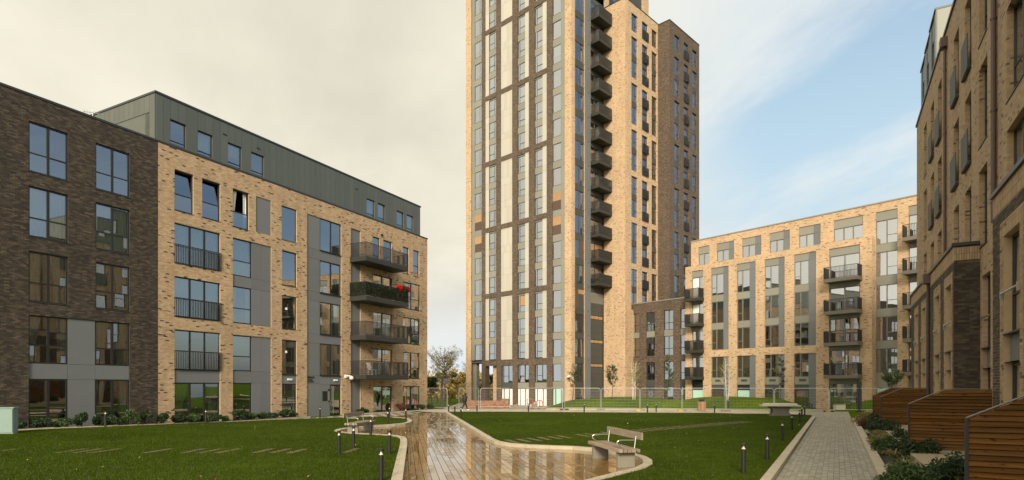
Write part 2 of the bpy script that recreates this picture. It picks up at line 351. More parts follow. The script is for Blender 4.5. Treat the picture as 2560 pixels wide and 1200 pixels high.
# ================================================================ helpers
class MB:
    def __init__(s): s.v = []; s.f = []; s.m = []
    def quad(s, a, b, c, d, m=0):
        i = len(s.v); s.v += [a, b, c, d]; s.f.append((i, i + 1, i + 2, i + 3)); s.m.append(m)
    def box(s, x0, x1, y0, y1, z0, z1, m=0):
        i = len(s.v)
        s.v += [(x0, y0, z0), (x1, y0, z0), (x1, y1, z0), (x0, y1, z0), (x0, y0, z1), (x1, y0, z1), (x1, y1, z1), (x0, y1, z1)]
        for q in ((0, 3, 2, 1), (4, 5, 6, 7), (0, 1, 5, 4), (1, 2, 6, 5), (2, 3, 7, 6), (3, 0, 4, 7)):
            s.f.append(tuple(i + k for k in q)); s.m.append(m)
    def prism(s, poly, y0, y1, m=0):
        """polygon in x,z swept from y0 to y1"""
        i = len(s.v); n = len(poly)
        s.v += [(p[0], y0, p[1]) for p in poly] + [(p[0], y1, p[1]) for p in poly]
        s.f.append(tuple(range(i, i + n))); s.m.append(m)
        s.f.append(tuple(range(i + 2 * n - 1, i + n - 1, -1))); s.m.append(m)
        for k in range(n):
            j = (k + 1) % n
            s.f.append((i + k, i + n + k, i + n + j, i + j)); s.m.append(m)
    def extrude(s, poly, z0, z1, m=0):
        """polygon in x,y raised from z0 to z1"""
        i = len(s.v); n = len(poly)
        s.v += [(p[0], p[1], z0) for p in poly] + [(p[0], p[1], z1) for p in poly]
        s.f.append(tuple(range(i + n - 1, i - 1, -1))); s.m.append(m)
        s.f.append(tuple(range(i + n, i + 2 * n))); s.m.append(m)
        for k in range(n):
            j = (k + 1) % n
            s.f.append((i + k, i + j, i + n + j, i + n + k)); s.m.append(m)
    def tube(s, pts, rad, n=8, m=0, cap=True):
        pts = [Vector(p) for p in pts]
        if isinstance(rad, (int, float)): rad = [rad] * len(pts)
        base = len(s.v); up = Vector((0, 0, 1)); prev = None
        for k, p in enumerate(pts):
            d = (pts[min(k + 1, len(pts) - 1)] - pts[max(k - 1, 0)])
            d = d.normalized() if d.length > 1e-9 else Vector((0, 0, 1))
            if prev is None:
                a = d.cross(up)
                if a.length < 1e-3: a = d.cross(Vector((1, 0, 0)))
            else:
                a = prev - d * prev.dot(d)
            a.normalize(); prev = a; b2 = d.cross(a)
            for q in range(n):
                t_ = 2 * math.pi * q / n
                s.v.append(tuple(p + (a * math.cos(t_) + b2 * math.sin(t_)) * rad[k]))
        for k in range(len(pts) - 1):
            for q in range(n):
                r_ = (q + 1) % n
                s.f.append((base + k * n + q, base + k * n + r_, base + (k + 1) * n + r_, base + (k + 1) * n + q)); s.m.append(m)
        if cap:
            s.f.append(tuple(base + q for q in range(n - 1, -1, -1))); s.m.append(m)
            e = base + (len(pts) - 1) * n
            s.f.append(tuple(e + q for q in range(n))); s.m.append(m)
    def lathe(s, prof, n=12, c=(0, 0), m=0):
        base = len(s.v)
        for r_, z in prof:
            for q in range(n):
                a = 2 * math.pi * q / n
                s.v.append((c[0] + r_ * math.cos(a), c[1] + r_ * math.sin(a), z))
        for k in range(len(prof) - 1):
            for q in range(n):
                r2 = (q + 1) % n
                s.f.append((base + k * n + q, base + k * n + r2, base + (k + 1) * n + r2, base + (k + 1) * n + q)); s.m.append(m)
        s.f.append(tuple(base + q for q in range(n - 1, -1, -1))); s.m.append(m)
        e = base + (len(prof) - 1) * n
        s.f.append(tuple(e + q for q in range(n))); s.m.append(m)
    def mesh(s, name, mats, smooth=False):
        me = bpy.data.meshes.new(name)
        me.from_pydata(s.v, [], s.f)
        for k in (mats if isinstance(mats, (list, tuple)) else [mats]): me.materials.append(MATS[k])
        if any(s.m): me.polygons.foreach_set('material_index', s.m)
        if smooth: me.polygons.foreach_set('use_smooth', [True] * len(s.f))
        return me

def obj(name, me, parent=None, M=None):
    o = bpy.data.objects.new(name, me); COL.objects.link(o)
    if parent is not None: o.parent = parent
    if M is not None: o.matrix_basis = M
    return o
def tag(o, label, cat, group=None):
    o['label'] = label; o['category'] = cat
    if group: o['group'] = group
    return o
def struct(o): o['kind'] = 'structure'; return o
def stuff(o): o['kind'] = 'stuff'; return o
def thing(name, label, cat, M=None, group=None):
    return tag(obj(name, None, None, M), label, cat, group)
def T(x, y, z, rz=0.0): return Matrix.Translation((x, y, z)) @ Matrix.Rotation(rz, 4, 'Z')
def dup(root, M, label=None, group=None):
    r = root.copy(); COL.objects.link(r); r.matrix_basis = M
    if label: r['label'] = label
    if group: r['group'] = group
    for c in root.children:
        d = c.copy(); COL.objects.link(d); d.parent = r
        for e in c.children:
            g = e.copy(); COL.objects.link(g); g.parent = d
    return r

class Plane:
    """a facade plane: x along it, y into the building, z up"""
    def __init__(s, p, d):
        n = math.hypot(*d); s.p = p; s.d = (d[0] / n, d[1] / n); s.i = (-s.d[1], s.d[0])
        s.W = Matrix(((s.d[0], s.i[0], 0, p[0]), (s.d[1], s.i[1], 0, p[1]), (0, 0, 1, 0), (0, 0, 0, 1)))
    def off(s, x=0.0, y=0.0):
        q = (s.p[0] + s.d[0] * x + s.i[0] * y, s.p[1] + s.d[1] * x + s.i[1] * y)
        return Plane(q, s.d)
    def turn(s):                      # plane at right angles: x of the new plane runs along -y of this one
        return Plane(s.p, (-s.i[0], -s.i[1]))
    def at(s, x, y=0.0): return (s.p[0] + s.d[0] * x + s.i[0] * y, s.p[1] + s.d[1] * x + s.i[1] * y)

class Building:
    def __init__(s, name, label, pl):
        s.pl = pl; s.root = thing(name, label, 'building', pl.W); s.inv = pl.W.inverted()
    def M(s, pl, x=0, y=0, z=0): return s.inv @ pl.W @ Matrix.Translation((x, y, z))
    def part(s, name, mb, mats, pl=None, x=0, y=0, z=0):
        me = mb.mesh(name, mats) if isinstance(mb, MB) else mb
        return obj(name, me, s.root, s.M(pl or s.pl, x, y, z))

def brick_mesh(bricks, mats):
    """bricks: rows of x0,x1,z0,z1,rnd -> one mesh of five-sided bricks standing 8 mm proud"""
    A = np.array(bricks, dtype=np.float64); n = len(A)
    x0, x1, z0, z1, rv = A.T
    p = -0.008 - 0.004 * nprng.random(n)
    V = np.zeros((n, 8, 3))
    for k, (xx, zz_, yy) in enumerate(((x0, z0, p), (x1, z0, p), (x1, z1, p), (x0, z1, p), (x0, z0, 0), (x1, z0, 0), (x1, z1, 0), (x0, z1, 0))):
        V[:, k, 0] = xx; V[:, k, 1] = yy; V[:, k, 2] = zz_
    F = np.array([[0, 1, 2, 3], [0, 4, 5, 1], [1, 5, 6, 2], [2, 6, 7, 3], [3, 7, 4, 0]])
    idx = (np.arange(n)[:, None, None] * 8 + F[None]).reshape(-1)
    return np_mesh(V.reshape(-1, 3), idx, 4, mats, np.repeat(rv, 5), 'brick')
def np_mesh(V, idx, k, mats, rv=None, name='mesh'):
    me = bpy.data.meshes.new(name); nf = len(idx) // k
    me.vertices.add(len(V)); me.vertices.foreach_set('co', np.ascontiguousarray(V, dtype=np.float32).ravel())
    me.loops.add(len(idx)); me.loops.foreach_set('vertex_index', np.ascontiguousarray(idx, dtype=np.int32))
    me.polygons.add(nf); me.polygons.foreach_set('loop_start', np.arange(nf, dtype=np.int32) * k)
    me.polygons.foreach_set('use_smooth', np.zeros(nf, dtype=bool))
    me.update(calc_edges=True)
    for q in (mats if isinstance(mats, (list, tuple)) else [mats]): me.materials.append(MATS[q])
    if rv is not None:
        a = me.attributes.new('rnd', 'FLOAT', 'FACE'); a.data.foreach_set('value', np.ascontiguousarray(rv, dtype=np.float32))
    return me
def lay(x0, x1, z0, z1, ops, L=0.225, R=0.075):
    out = []; row = 0; z = z0
    while z + R * 0.6 < z1:
        zt = min(z + R - 0.01, z1)
        iv = [(x0, x1)]
        for a, b, c, d in ops:
            if c < zt - 0.02 and d > z + 0.02:
                nv = []
                for p, q in iv:
                    if b <= p or a >= q: nv.append((p, q)); continue
                    if a > p: nv.append((p, a))
                    if b < q: nv.append((b, q))
                iv = nv
        st = x0 - (L * 0.5 if row % 2 else 0)
        for p, q in iv:
            k = math.floor((p - st) / L)
            while st + k * L < q:
                a = max(p, st + k * L); b = min(q, st + (k + 1) * L - 0.01); k += 1
                if b - a > 0.03: out.append((a, b, z, zt, rng.random()))
        z += R; row += 1
    return out

def wall(B, pl, x0, x1, z0, z1, ops, mat, depth=0.2, name='wall', thick=0.0, bricks=None, top=True, pre=None):
    """wall sheet with openings (x0,x1,z0,z1), reveals of the given depth, optional thickness and real bricks"""
    xs = sorted({x0, x1, *[v for o_ in ops for v in o_[:2] if x0 < v < x1]})
    zs = sorted({z0, z1, *[v for o_ in ops for v in o_[2:4] if z0 < v < z1]})
    mb = MB()
    for a, b in zip(xs, xs[1:]):
        xm = (a + b) / 2; run = None
        for c, d in zip(zs, zs[1:]):
            zm = (c + d) / 2
            hole = any(o_[0] < xm < o_[1] and o_[2] < zm < o_[3] for o_ in ops)
            if not hole:
                run = (run[0], d) if run else (c, d)
            if hole and run:
                mb.quad((a, 0, run[0]), (b, 0, run[0]), (b, 0, run[1]), (a, 0, run[1])); run = None
        if run: mb.quad((a, 0, run[0]), (b, 0, run[0]), (b, 0, run[1]), (a, 0, run[1]))
    for o_ in ops:
        a, b, c, d = o_[:4]; a = max(a, x0); b = min(b, x1); c = max(c, z0); d = min(d, z1); D = depth
        mb.quad((a, 0, c), (a, 0, d), (a, D, d), (a, D, c)); mb.quad((b, 0, d), (b, 0, c), (b, D, c), (b, D, d))
        mb.quad((a, 0, d), (b, 0, d), (b, D, d), (a, D, d)); mb.quad((b, 0, c), (a, 0, c), (a, D, c), (b, D, c))
    if thick:
        t_ = thick
        mb.quad((x0, t_, z0), (x0, 0, z0), (x0, 0, z1), (x0, t_, z1)); mb.quad((x1, 0, z0), (x1, t_, z0), (x1, t_, z1), (x1, 0, z1))
        mb.quad((x0, t_, z1), (x1, t_, z1), (x1, t_, z0), (x0, t_, z0))
        if top: mb.quad((x0, 0, z1), (x1, 0, z1), (x1, t_, z1), (x0, t_, z1))
    wobj = B.part(name, mb, mat, pl)
    if bricks:
        bl = lay(x0, x1, z0, z1, ops)
        if pre:
            bl.sort(key=pre[0]); head = bl[:pre[1]]; bl = bl[pre[1]:]
            cache = {}
            for a, b, c, d, rv in head:
                key = (round(b - a, 3), round(d - c, 3), int(rv * 8))
                me = cache.get(key)
                if me is None:
                    me = cache[key] = brick_mesh([(0, b - a, 0, d - c, (key[2] + 0.5) / 8)], bricks)
                B.part('brick', me, None, pl, a, 0, c)
        stuff(B.part('brick', brick_mesh(bl, bricks), None, pl))
    return wobj

WIN = {}; PANE = {}; GL = ['glass']
def pane_mesh(w_, h_, mat):
    key = (round(w_, 2), round(h_, 2), mat)
    if key not in PANE:
        mb = MB(); mb.quad((0, 0, 0), (w_, 0, 0), (w_, 0, h_), (0, 0, h_)); PANE[key] = mb.mesh('pane', mat)
    return PANE[key]
def curtain_mesh(w_, h_, kind):
    key = ('c', round(w_, 2), round(h_, 2), kind)
    if key not in PANE:
        mb = MB(); r2 = random.Random(kind * 7 + 3)
        def sheet(a, b, gather):
            n = max(6, int((b - a) / 0.05)); ph = r2.random() * 6
            pts = [(a + (b - a) * i / n, 0.03 * math.sin(i * 1.9 + ph) + 0.015 * math.sin(i * 0.7)) for i in range(n + 1)]
            for p, q in zip(pts, pts[1:]):
                mid = 0.45 * h_
                def sq(x): return a + (x - a) * gather if a < w_ / 2 else b - (b - x) * gather
                mb.quad((sq(p[0]), p[1], mid), (sq(q[0]), q[1], mid), (q[0], q[1], h_), (p[0], p[1], h_))
                mb.quad((sq(p[0]) , p[1], 0), (sq(q[0]), q[1], 0), (sq(q[0]), q[1], mid), (sq(p[0]), p[1], mid))
        if kind % 4 == 0: sheet(0.02, w_ - 0.02, 1.0)
        elif kind % 4 == 1: sheet(0.02, w_ * 0.42, 0.75); sheet(w_ * 0.58, w_ - 0.02, 0.75)
        elif kind % 4 == 2: sheet(0.02, w_ * 0.35, 0.6); sheet(w_ * 0.75, w_ - 0.02, 0.9)
        else: mb.box(0.03, w_ - 0.03, 0, 0.01, h_ * 0.45, h_ - 0.03)
        PANE[key] = mb.mesh('curtain', 'curtain_cloth')
    return PANE[key]
TWO = ((0, .5, (.36,)), (.5, 1, (.36,)))
def window(B, pl, x0, x1, z0, z1, y=0.1, cols=TWO, glass=None, curtain=None, sill=False, name='window', fw=0.07, mull=0.12, frame='frame_metal', panes=None, opened=None):
    w_ = x1 - x0; h_ = z1 - z0
    key = (round(w_, 2), round(h_, 2), cols, fw, mull, frame)
    if key not in WIN:
        mb = MB(); D = 0.07
        mb.box(0, fw, 0, D, 0, h_); mb.box(w_ - fw, w_, 0, D, 0, h_); mb.box(fw, w_ - fw, 0, D, 0, fw); mb.box(fw, w_ - fw, 0, D, h_ - fw, h_)
        cells = []
        for k, (a, b, tr_) in enumerate(cols):
            xa = fw if a == 0 else a * w_ + mull / 2; xb = w_ - fw if b == 1 else b * w_ - mull / 2
            if b < 1: mb.box(xb, xb + mull, 0.002, D - .002, fw, h_ - fw)
            zb = [fw] + [t_ * h_ for t_ in tr_] + [h_ - fw]
            for q in range(len(zb) - 1):
                za = zb[q] + (0.032 if q else 0); zc = zb[q + 1] - (0.032 if q < len(zb) - 2 else 0)
                if q: mb.box(xa, xb, 0.004, D - .004, zb[q] - 0.032, zb[q] + 0.032)
                cells.append((xa, xb, za, zc))
        WIN[key] = (mb.mesh('window', frame), cells)
    me, cells = WIN[key]
    o = B.part(name, me, None, pl, x0, y, z0)
    for k, (xa, xb, za, zc) in enumerate(cells):
        gm = panes[k] if panes else (glass or GL[0])
        if gm is None: continue
        tilt = Matrix.Rotation(opened[1], 4, 'X') if opened and opened[0] == k else Matrix()
        j = math.radians(0.7)
        obj('pane', pane_mesh(xb - xa, zc - za, gm), o, Matrix.Translation((xa, 0.03, za)) @ tilt @ Matrix.Rotation(rng.uniform(-j, j), 4, 'Z') @ Matrix.Rotation(rng.uniform(-j, j), 4, 'X'))
    if curtain is not None:
        obj('curtain', curtain_mesh(w_ - 0.1, h_ - 0.1, curtain), o, Matrix.Translation((0.05, 0.16, 0.05)))
    if sill:
        mb = MB(); mb.box(-0.03, w_ + 0.03, -y - 0.03, 0.0, -0.03, 0.0); obj('sill', mb.mesh('sill', 'coping_metal'), o)
    return o
BOX = {}
def panel(B, pl, x0, x1, z0, z1, mat='grey_panel', y=0.1, name='panel', th=0.03, gap=0.006):
    w_ = round(x1 - x0 - 2 * gap, 3); h_ = round(z1 - z0 - 2 * gap, 3); key = (w_, h_, mat, th)
    if key not in BOX:
        mb = MB(); mb.box(0, w_, 0, th, 0, h_); BOX[key] = mb.mesh(name, mat)
    return B.part(name, BOX[key], None, pl, x0 + gap, y, z0 + gap)
def railing_mb(w_, h_, mb=None, pitch=0.11, y=0.0, x0=0.0, bw=0.012, solid=0.0):
    mb = mb or MB()
    mb.box(x0, x0 + w_, y - 0.02, y + 0.02, h_ - 0.04, h_); mb.box(x0, x0 + w_, y - 0.015, y + 0.015, 0.03, 0.07)
    n = max(2, int(w_ / pitch))
    for k in range(n + 1):
        xx = x0 + 0.01 + (w_ - 0.02) * k / n
        mb.box(xx - bw / 2, xx + bw / 2, y - 0.02, y + 0.02, 0.071, h_ - 0.041)
    return mb
RAIL = {}
def balcony(B, pl, x0, x1, z0, depth, slab=0.35, rail=1.12, y=0.0, pitch=0.1, bw=0.03, label=None, mat='balcony_metal'):
    """projecting balcony: tray with railings on three sides"""
    w_ = x1 - x0; key = ('b', round(w_, 2), depth, slab, mat)
    if key not in RAIL:
        mb = MB(); mb.box(0, w_, -depth, -0.003, 0, slab); RAIL[key] = mb.mesh('balcony', mat)
        r_ = MB()
        railing_mb(w_, rail, r_, pitch, -depth + 0.02, 0, bw)
        mf = r_.mesh('railing', 'railing_metal')
        r_ = MB()
        for x in (0.02,):
            n = max(2, int(depth / pitch))
            r_.box(x - .02, x + .02, -depth + 0.041, -0.003, rail - 0.041, rail - 0.001); r_.box(x - .015, x + .015, -depth + 0.041, -0.003, 0.031, 0.069)
            for k in range(n):
                yy = -depth + 0.06 + (depth - 0.1) * k / n
                r_.box(x - .02, x + .02, yy - bw / 2, yy + bw / 2, 0.071, rail - 0.042)
        RAIL[key + ('r',)] = (mf, r_.mesh('railing', 'railing_metal'))
    o = B.part('balcony', RAIL[key], None, pl, x0, y, z0)
    if label: o['label'] = label
    mf, ms = RAIL[key + ('r',)]
    for me, x in ((mf, 0), (ms, 0), (ms, w_ - 0.04)): obj('railing', me, o, Matrix.Translation((x, 0, slab)))
    return o
def juliet(B, pl, x0, x1, z0, h_=1.1, y=-0.06, pitch=0.11, bw=0.014, side=True):
    key = ('j', round(x1 - x0, 2), h_, pitch, bw)
    if key not in RAIL:
        mb = railing_mb(x1 - x0, h_, None, pitch, 0, 0, bw); w_ = x1 - x0
        for x in (0.0, w_ - 0.03): mb.box(x, x + 0.03, 0.021, 0.075, 0.2, 0.24); mb.box(x, x + 0.03, 0.021, 0.075, h_ - 0.1, h_ - 0.06)
        RAIL[key] = mb.mesh('railing', 'railing_metal')
    return B.part('railing', RAIL[key], None, pl, x0, y, z0)
def coping(B, pl, x0, x1, z, y0=-0.04, y1=0.4, h_=0.11, mat='coping_metal'):
    mb = MB(); mb.box(x0, x1, y0, y1, z, z + h_); return B.part('coping', mb, mat, pl)
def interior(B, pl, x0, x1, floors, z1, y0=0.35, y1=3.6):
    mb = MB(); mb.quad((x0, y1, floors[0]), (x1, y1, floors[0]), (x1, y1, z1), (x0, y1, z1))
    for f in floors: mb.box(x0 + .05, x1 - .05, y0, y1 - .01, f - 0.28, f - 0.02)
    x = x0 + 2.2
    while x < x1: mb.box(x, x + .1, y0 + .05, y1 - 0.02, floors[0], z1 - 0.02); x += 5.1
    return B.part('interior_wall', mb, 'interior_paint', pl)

def leaf_cloud(n, shape, size, rs, flat=0.0):
    """n leaf faces spread through a list of ellipsoids (cx,cy,cz,rx,ry,rz); returns verts, face index, rnd"""
    g = np.random.default_rng(rs)
    E = np.array(shape, dtype=float); vol = E[:, 3] * E[:, 4] * E[:, 5]
    which = g.choice(len(E), n, p=vol / vol.sum()); e = E[which]
    d = g.normal(size=(n, 3)); d /= np.linalg.norm(d, axis=1)[:, None]
    r_ = g.random(n) ** 0.45
    P = e[:, :3] + d * r_[:, None] * e[:, 3:6]
    a = g.normal(size=(n, 3)); a[:, 2] *= (1 - flat); a /= np.linalg.norm(a, axis=1)[:, None]
    b2 = np.cross(a, g.normal(size=(n, 3))); b2 /= np.linalg.norm(b2, axis=1)[:, None]
    s = size * (0.6 + 0.8 * g.random(n))[:, None]
    V = np.stack([P - a * s, P + b2 * s * 0.5, P + a * s, P - b2 * s * 0.5], 1)
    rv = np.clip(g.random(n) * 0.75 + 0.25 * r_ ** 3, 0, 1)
    return V.reshape(-1, 3), np.arange(n * 4), rv
def leaves(name, n, shape, size, mat, rs, flat=0.0):
    V, idx, rv = leaf_cloud(n, shape, size, rs, flat); return np_mesh(V, idx, 4, mat, rv, name)

def chaikin(pts, k=2):
    for _ in range(k):
        q = [pts[0]]
        for a, b in zip(pts, pts[1:]):
            q += [(a[0] * .75 + b[0] * .25, a[1] * .75 + b[1] * .25), (a[0] * .25 + b[0] * .75, a[1] * .25 + b[1] * .75)]
        pts = q + [pts[-1]]
    return pts
def resample(pts, L):
    d = [0]
    for a, b in zip(pts, pts[1:]): d.append(d[-1] + math.dist(a, b))
    n = max(1, round(d[-1] / L)); out = []; j = 0
    for k in range(n + 1):
        s_ = d[-1] * k / n
        while j < len(d) - 2 and d[j + 1] < s_: j += 1
        f = (s_ - d[j]) / max(1e-9, d[j + 1] - d[j]); a, b = pts[j], pts[j + 1]
        out.append((a[0] + (b[0] - a[0]) * f, a[1] + (b[1] - a[1]) * f))
    return out
def kerb_line(name, pts, L, wd, z0, z1, mat='kerb_concrete', smooth=0, zf=None):
    root = struct(obj(name, None))
    P = resample(chaikin(pts, smooth) if smooth else pts, L)
    N = []
    for k in range(len(P)):
        a = P[max(k - 1, 0)]; b = P[min(k + 1, len(P) - 1)]; dx_, dy_ = b[0] - a[0], b[1] - a[1]; q = math.hypot(dx_, dy_) or 1
        N.append((-dy_ / q, dx_ / q))
    for k in range(len(P) - 1):
        a, b = P[k], P[k + 1]; na, nb = N[k], N[k + 1]; h_ = wd / 2
        q = math.dist(a, b) or 1; g_ = 0.005 / q
        a2 = (a[0] + (b[0] - a[0]) * g_, a[1] + (b[1] - a[1]) * g_); b2 = (b[0] - (b[0] - a[0]) * g_, b[1] - (b[1] - a[1]) * g_)
        zo = zf(*a) if zf else 0
        c = ((a[0] + b[0]) / 2, (a[1] + b[1]) / 2)
        poly = [(a2[0] - na[0] * h_, a2[1] - na[1] * h_), (b2[0] - nb[0] * h_, b2[1] - nb[1] * h_), (b2[0] + nb[0] * h_, b2[1] + nb[1] * h_), (a2[0] + na[0] * h_, a2[1] + na[1] * h_)]
        e = rng.uniform(-0.003, 0.003)
        mb = MB(); mb.extrude([(p[0] - c[0], p[1] - c[1]) for p in poly], z0 + zo, z1 + zo + e)
        obj('kerb_stone', mb.mesh('kerb_stone', mat), root, T(c[0], c[1], 0))
    return root
def inside(poly, x, y):
    r_ = False; j = len(poly) - 1
    for i in range(len(poly)):
        xi, yi = poly[i]; xj, yj = poly[j]
        if (yi > y) != (yj > y) and x < (xj - xi) * (y - yi) / (yj - yi) + xi: r_ = not r_
        j = i
    return r_
def sheet(name, poly, zf, mat, step=2.0):
    xs = [p[0] for p in poly]; ys = [p[1] for p in poly]
    bnd = resample(poly + [poly[0]], step * 0.5)[:-1]
    vs = [Vector(p) for p in bnd]; ed = [(k, (k + 1) % len(bnd)) for k in range(len(bnd))]
    x = min(xs) + step / 2
    while x < max(xs):
        y = min(ys) + step / 2
        while y < max(ys):
            jx, jy = x + rng.uniform(-.2, .2) * step, y + rng.uniform(-.2, .2) * step
            if inside(bnd, jx, jy): vs.append(Vector((jx, jy)))
            y += step
        x += step
    co, _, fs, _, _, _ = delaunay_2d_cdt(vs, ed, [], 1, 1e-4)
    me = bpy.data.meshes.new(name)
    fs = [f if (co[f[1]] - co[f[0]]).cross(co[f[2]] - co[f[0]]) > 0 else tuple(reversed(f)) for f in fs]
    me.from_pydata([(c[0], c[1], zf(c[0], c[1])) for c in co], [], fs)
    me.polygons.foreach_set('use_smooth', [True] * len(me.polygons))
    me.materials.append(MATS[mat])
    return obj(name, me)

# ================================================================ ground
LP = Plane((-20.513, 35.0), (0.46816, 0.88364))          # long facade on the left
RP = Plane((15.807, 21.6), (-0.47361, -0.88073))          # bays on the right, x grows towards the camera
MP = Plane((25.914, 67.7), (0.65244, -0.75784))           # light brick block at the back right
TP = Plane((7.489, 76.0), (0.72074, -0.69320))            # tower, face towards the left
TR = Plane((7.489, 76.0), (0.69313, 0.72081))             # tower, face towards the right
Plane.turn2 = lambda s: Plane(s.p, s.i)
def clamp(x, a=0.0, b=1.0): return max(a, min(b, x))
def sm(x): x = clamp(x); return x * x * (3 - 2 * x)
def gz(x, y):
    vx, vy = x - LP.p[0], y - LP.p[1]
    s_ = vx * LP.d[0] + vy * LP.d[1]; q = -(vx * LP.i[0] + vy * LP.i[1])
    z = 0.0
    if -3 < q < 10: z += 0.22 * clamp((3 - s_) / 10) * sm(1 - max(q - 2, 0) / 7.5)
    z -= 0.32 * sm((y - 58) / 14) * clamp((13 - x) / 5)
    return z
def mound(x, y):
    """grass banks in front of the back buildings"""
    yf = 58.6 - 0.19 * (x - 5)
    up = sm((y - yf) / 4.2)
    if x < 30.0:
        a = sm((x - 3.4) / 4.6) * sm((29.2 - x) / 3.6)
        hgt = 0.88 - 0.50 * math.exp(-((x - 19.7) / 1.5) ** 2) + 0.22 * sm((x - 21) / 3.5)
        return hgt * a * up
    return 1.05 * sm((x - 31.4) / 3.6) * sm((46 - x) / 3) * up
DECK_L = [(-0.35, -6), (-0.4, 0), (-1.95, 9.5), (-2.74, 14.46), (-3.56, 19.53), (-3.78, 20.97), (-4.14, 23.11), (-4.42, 24.62), (-4.58, 25.26), (-4.83, 25.84), (-5.24, 26.44),
          (-5.9, 26.83), (-7.06, 27.4), (-7.75, 27.9), (-8.3, 28.6), (-8.6, 29.7), (-8.55, 30.9), (-8.02, 32.05), (-7.65, 32.8), (-7.03, 33.54), (-6.4, 34.25), (-6.13, 35.21), (-6.25, 37.0), (-6.55, 38.61), (-6.96, 40.21), (-7.4, 40.95), (-8.12, 41.43)]
DECK_R = [(-5.39, 49.96), (-0.97, 25.17), (-0.71, 23.93), (-0.45, 23.1), (0.05, 22.4), (1.01, 21.85), (2.01, 21.6), (2.8, 21.0), (3.47, 19.99), (3.85, 19.19), (3.98, 18.36), (3.93, 17.33), (3.73, 16.57), (3.36, 15.8), (2.77, 15.1), (2.2, 14.3), (1.6, 13.5), (1.25, 12.4), (1.2, 10.5), (1.45, 8.4)]
PATH_L = [RP.at(32.5, -5.12), RP.at(10, -5.12), RP.at(-20.8, -5.12)]
BACK_R = [(22.4, 45.4), (20.45, 47.3), (17.6, 47.4), (16.4, 48.8), (13.6, 48.9), (5.6, 50.0), (-1.36, 51.2), (-5.39, 51.2)]
LAWN_R = DECK_R + [(1.9, 7.0)] + [RP.at(16, -5.12), RP.at(0, -5.12), RP.at(-20.8, -5.12)] + BACK_R
LAWN_L = [(-42, -8)] + DECK_L + [(-9.11, 43.0), (-12.4, 41.2), (-15.6, 38.3), (-18.2, 35.2), (-18.9, 32.6), (-21.6, 26.6), (-24.6, 20.6), (-33, 4)]
struct(sheet('ground', [(-60, -30), (90, -30), (90, 140), (-60, 140)], lambda x, y: gz(x, y) - 0.06, 'rough_grass', 5.0))
far = MB()
for a, b, c, d in ((-900, -60, -900, 1500), (90, 900, -900, 1500), (-60, 90, 140, 1500), (-60, 90, -900, -30)):
    far.quad((a, c, -0.10), (b, c, -0.10), (b, d, -0.10), (a, d, -0.10))
struct(obj('terrain', far.mesh('terrain', 'rough_grass')))
lawn_l = struct(sheet('lawn', LAWN_L, lambda x, y: gz(x, y) + 0.085, 'lawn_grass', 1.6))
lawn_r = struct(sheet('lawn', LAWN_R, lambda x, y: gz(x, y) + 0.085, 'lawn_grass', 1.6))
struct(sheet('grass_bank', [(3.2, 58.9), (28.9, 54.0), (29.2, 57), (28, 66), (18, 82), (8, 76), (3.2, 72)], lambda x, y: mound(x, y) + gz(x, y) - 0.03, 'rough_grass', 0.9))
struct(sheet('grass_bank', [(31.3, 53.7), (46, 51), (46, 62), (33, 64), (31.3, 58)], lambda x, y: mound(x, y) + gz(x, y) - 0.03, 'rough_grass', 0.9))
# pavings
deck = struct(sheet('deck_bed', [(-9.5, 26), (-3.4, -8), (4.5, -8), (4.6, 22), (-2, 24), (-5.2, 51.4), (-9, 51.4), (-9.4, 41)], lambda x, y: gz(x, y) - 0.035, 'soil', 3.0))
struct(sheet('back_path', [(-5.6, 51.0), (-1.36, 51.0), (5.6, 49.8), (13.6, 48.7), (16.4, 48.6), (17.6, 47.2), (20.45, 47.1), (22.2, 45.2), (24.6, 44.2), (29.5, 53.2), (20, 55.0), (5, 58.4), (3.5, 60), (-7, 60), (-10, 56)], lambda x, y: gz(x, y) - 0.02, 'plain_paving', 2.0))
struct(sheet('tower_forecourt', [(-4.5, 60), (3.4, 60), (3.4, 72), (8, 78), (-8, 92), (-8, 70)], lambda x, y: gz(x, y) - 0.015, 'striped_paving', 2.0))
struct(sheet('side_path', [(-5.6, 51.0), (-9.6, 52.0), (-14.0, 43.6), (-18.0, 36.6), (-20.6, 31.2), (-23.6, 25.6), (-27, 19), (-24, 19), (-20.5, 27), (-17.8, 34), (-14.5, 38.6), (-8.3, 42.6), (-6.6, 43)], lambda x, y: gz(x, y) - 0.002, 'striped_paving', 1.5))
struct(sheet('planting_soil', [LP.at(-12, 0), LP.at(10.6, 0), LP.at(10.6, -0.9), LP.at(3.9, -1.5), LP.at(-12, -1.7)], lambda x, y: gz(x, y) + 0.012, 'soil', 1.5))
struct(sheet('planting_soil', [LP.at(15.6, 0), LP.at(27.2, 0), LP.at(27.2, -1.3), LP.at(15.6, -1.0)], lambda x, y: gz(x, y) + 0.012, 'soil', 1.5))
struct(sheet('planting_soil', [RP.at(26, -2.8), RP.at(-19.6, -2.8), RP.at(-19.6, -1.88), RP.at(26, -1.88)], lambda x, y: 0.03, 'soil', 1.5))

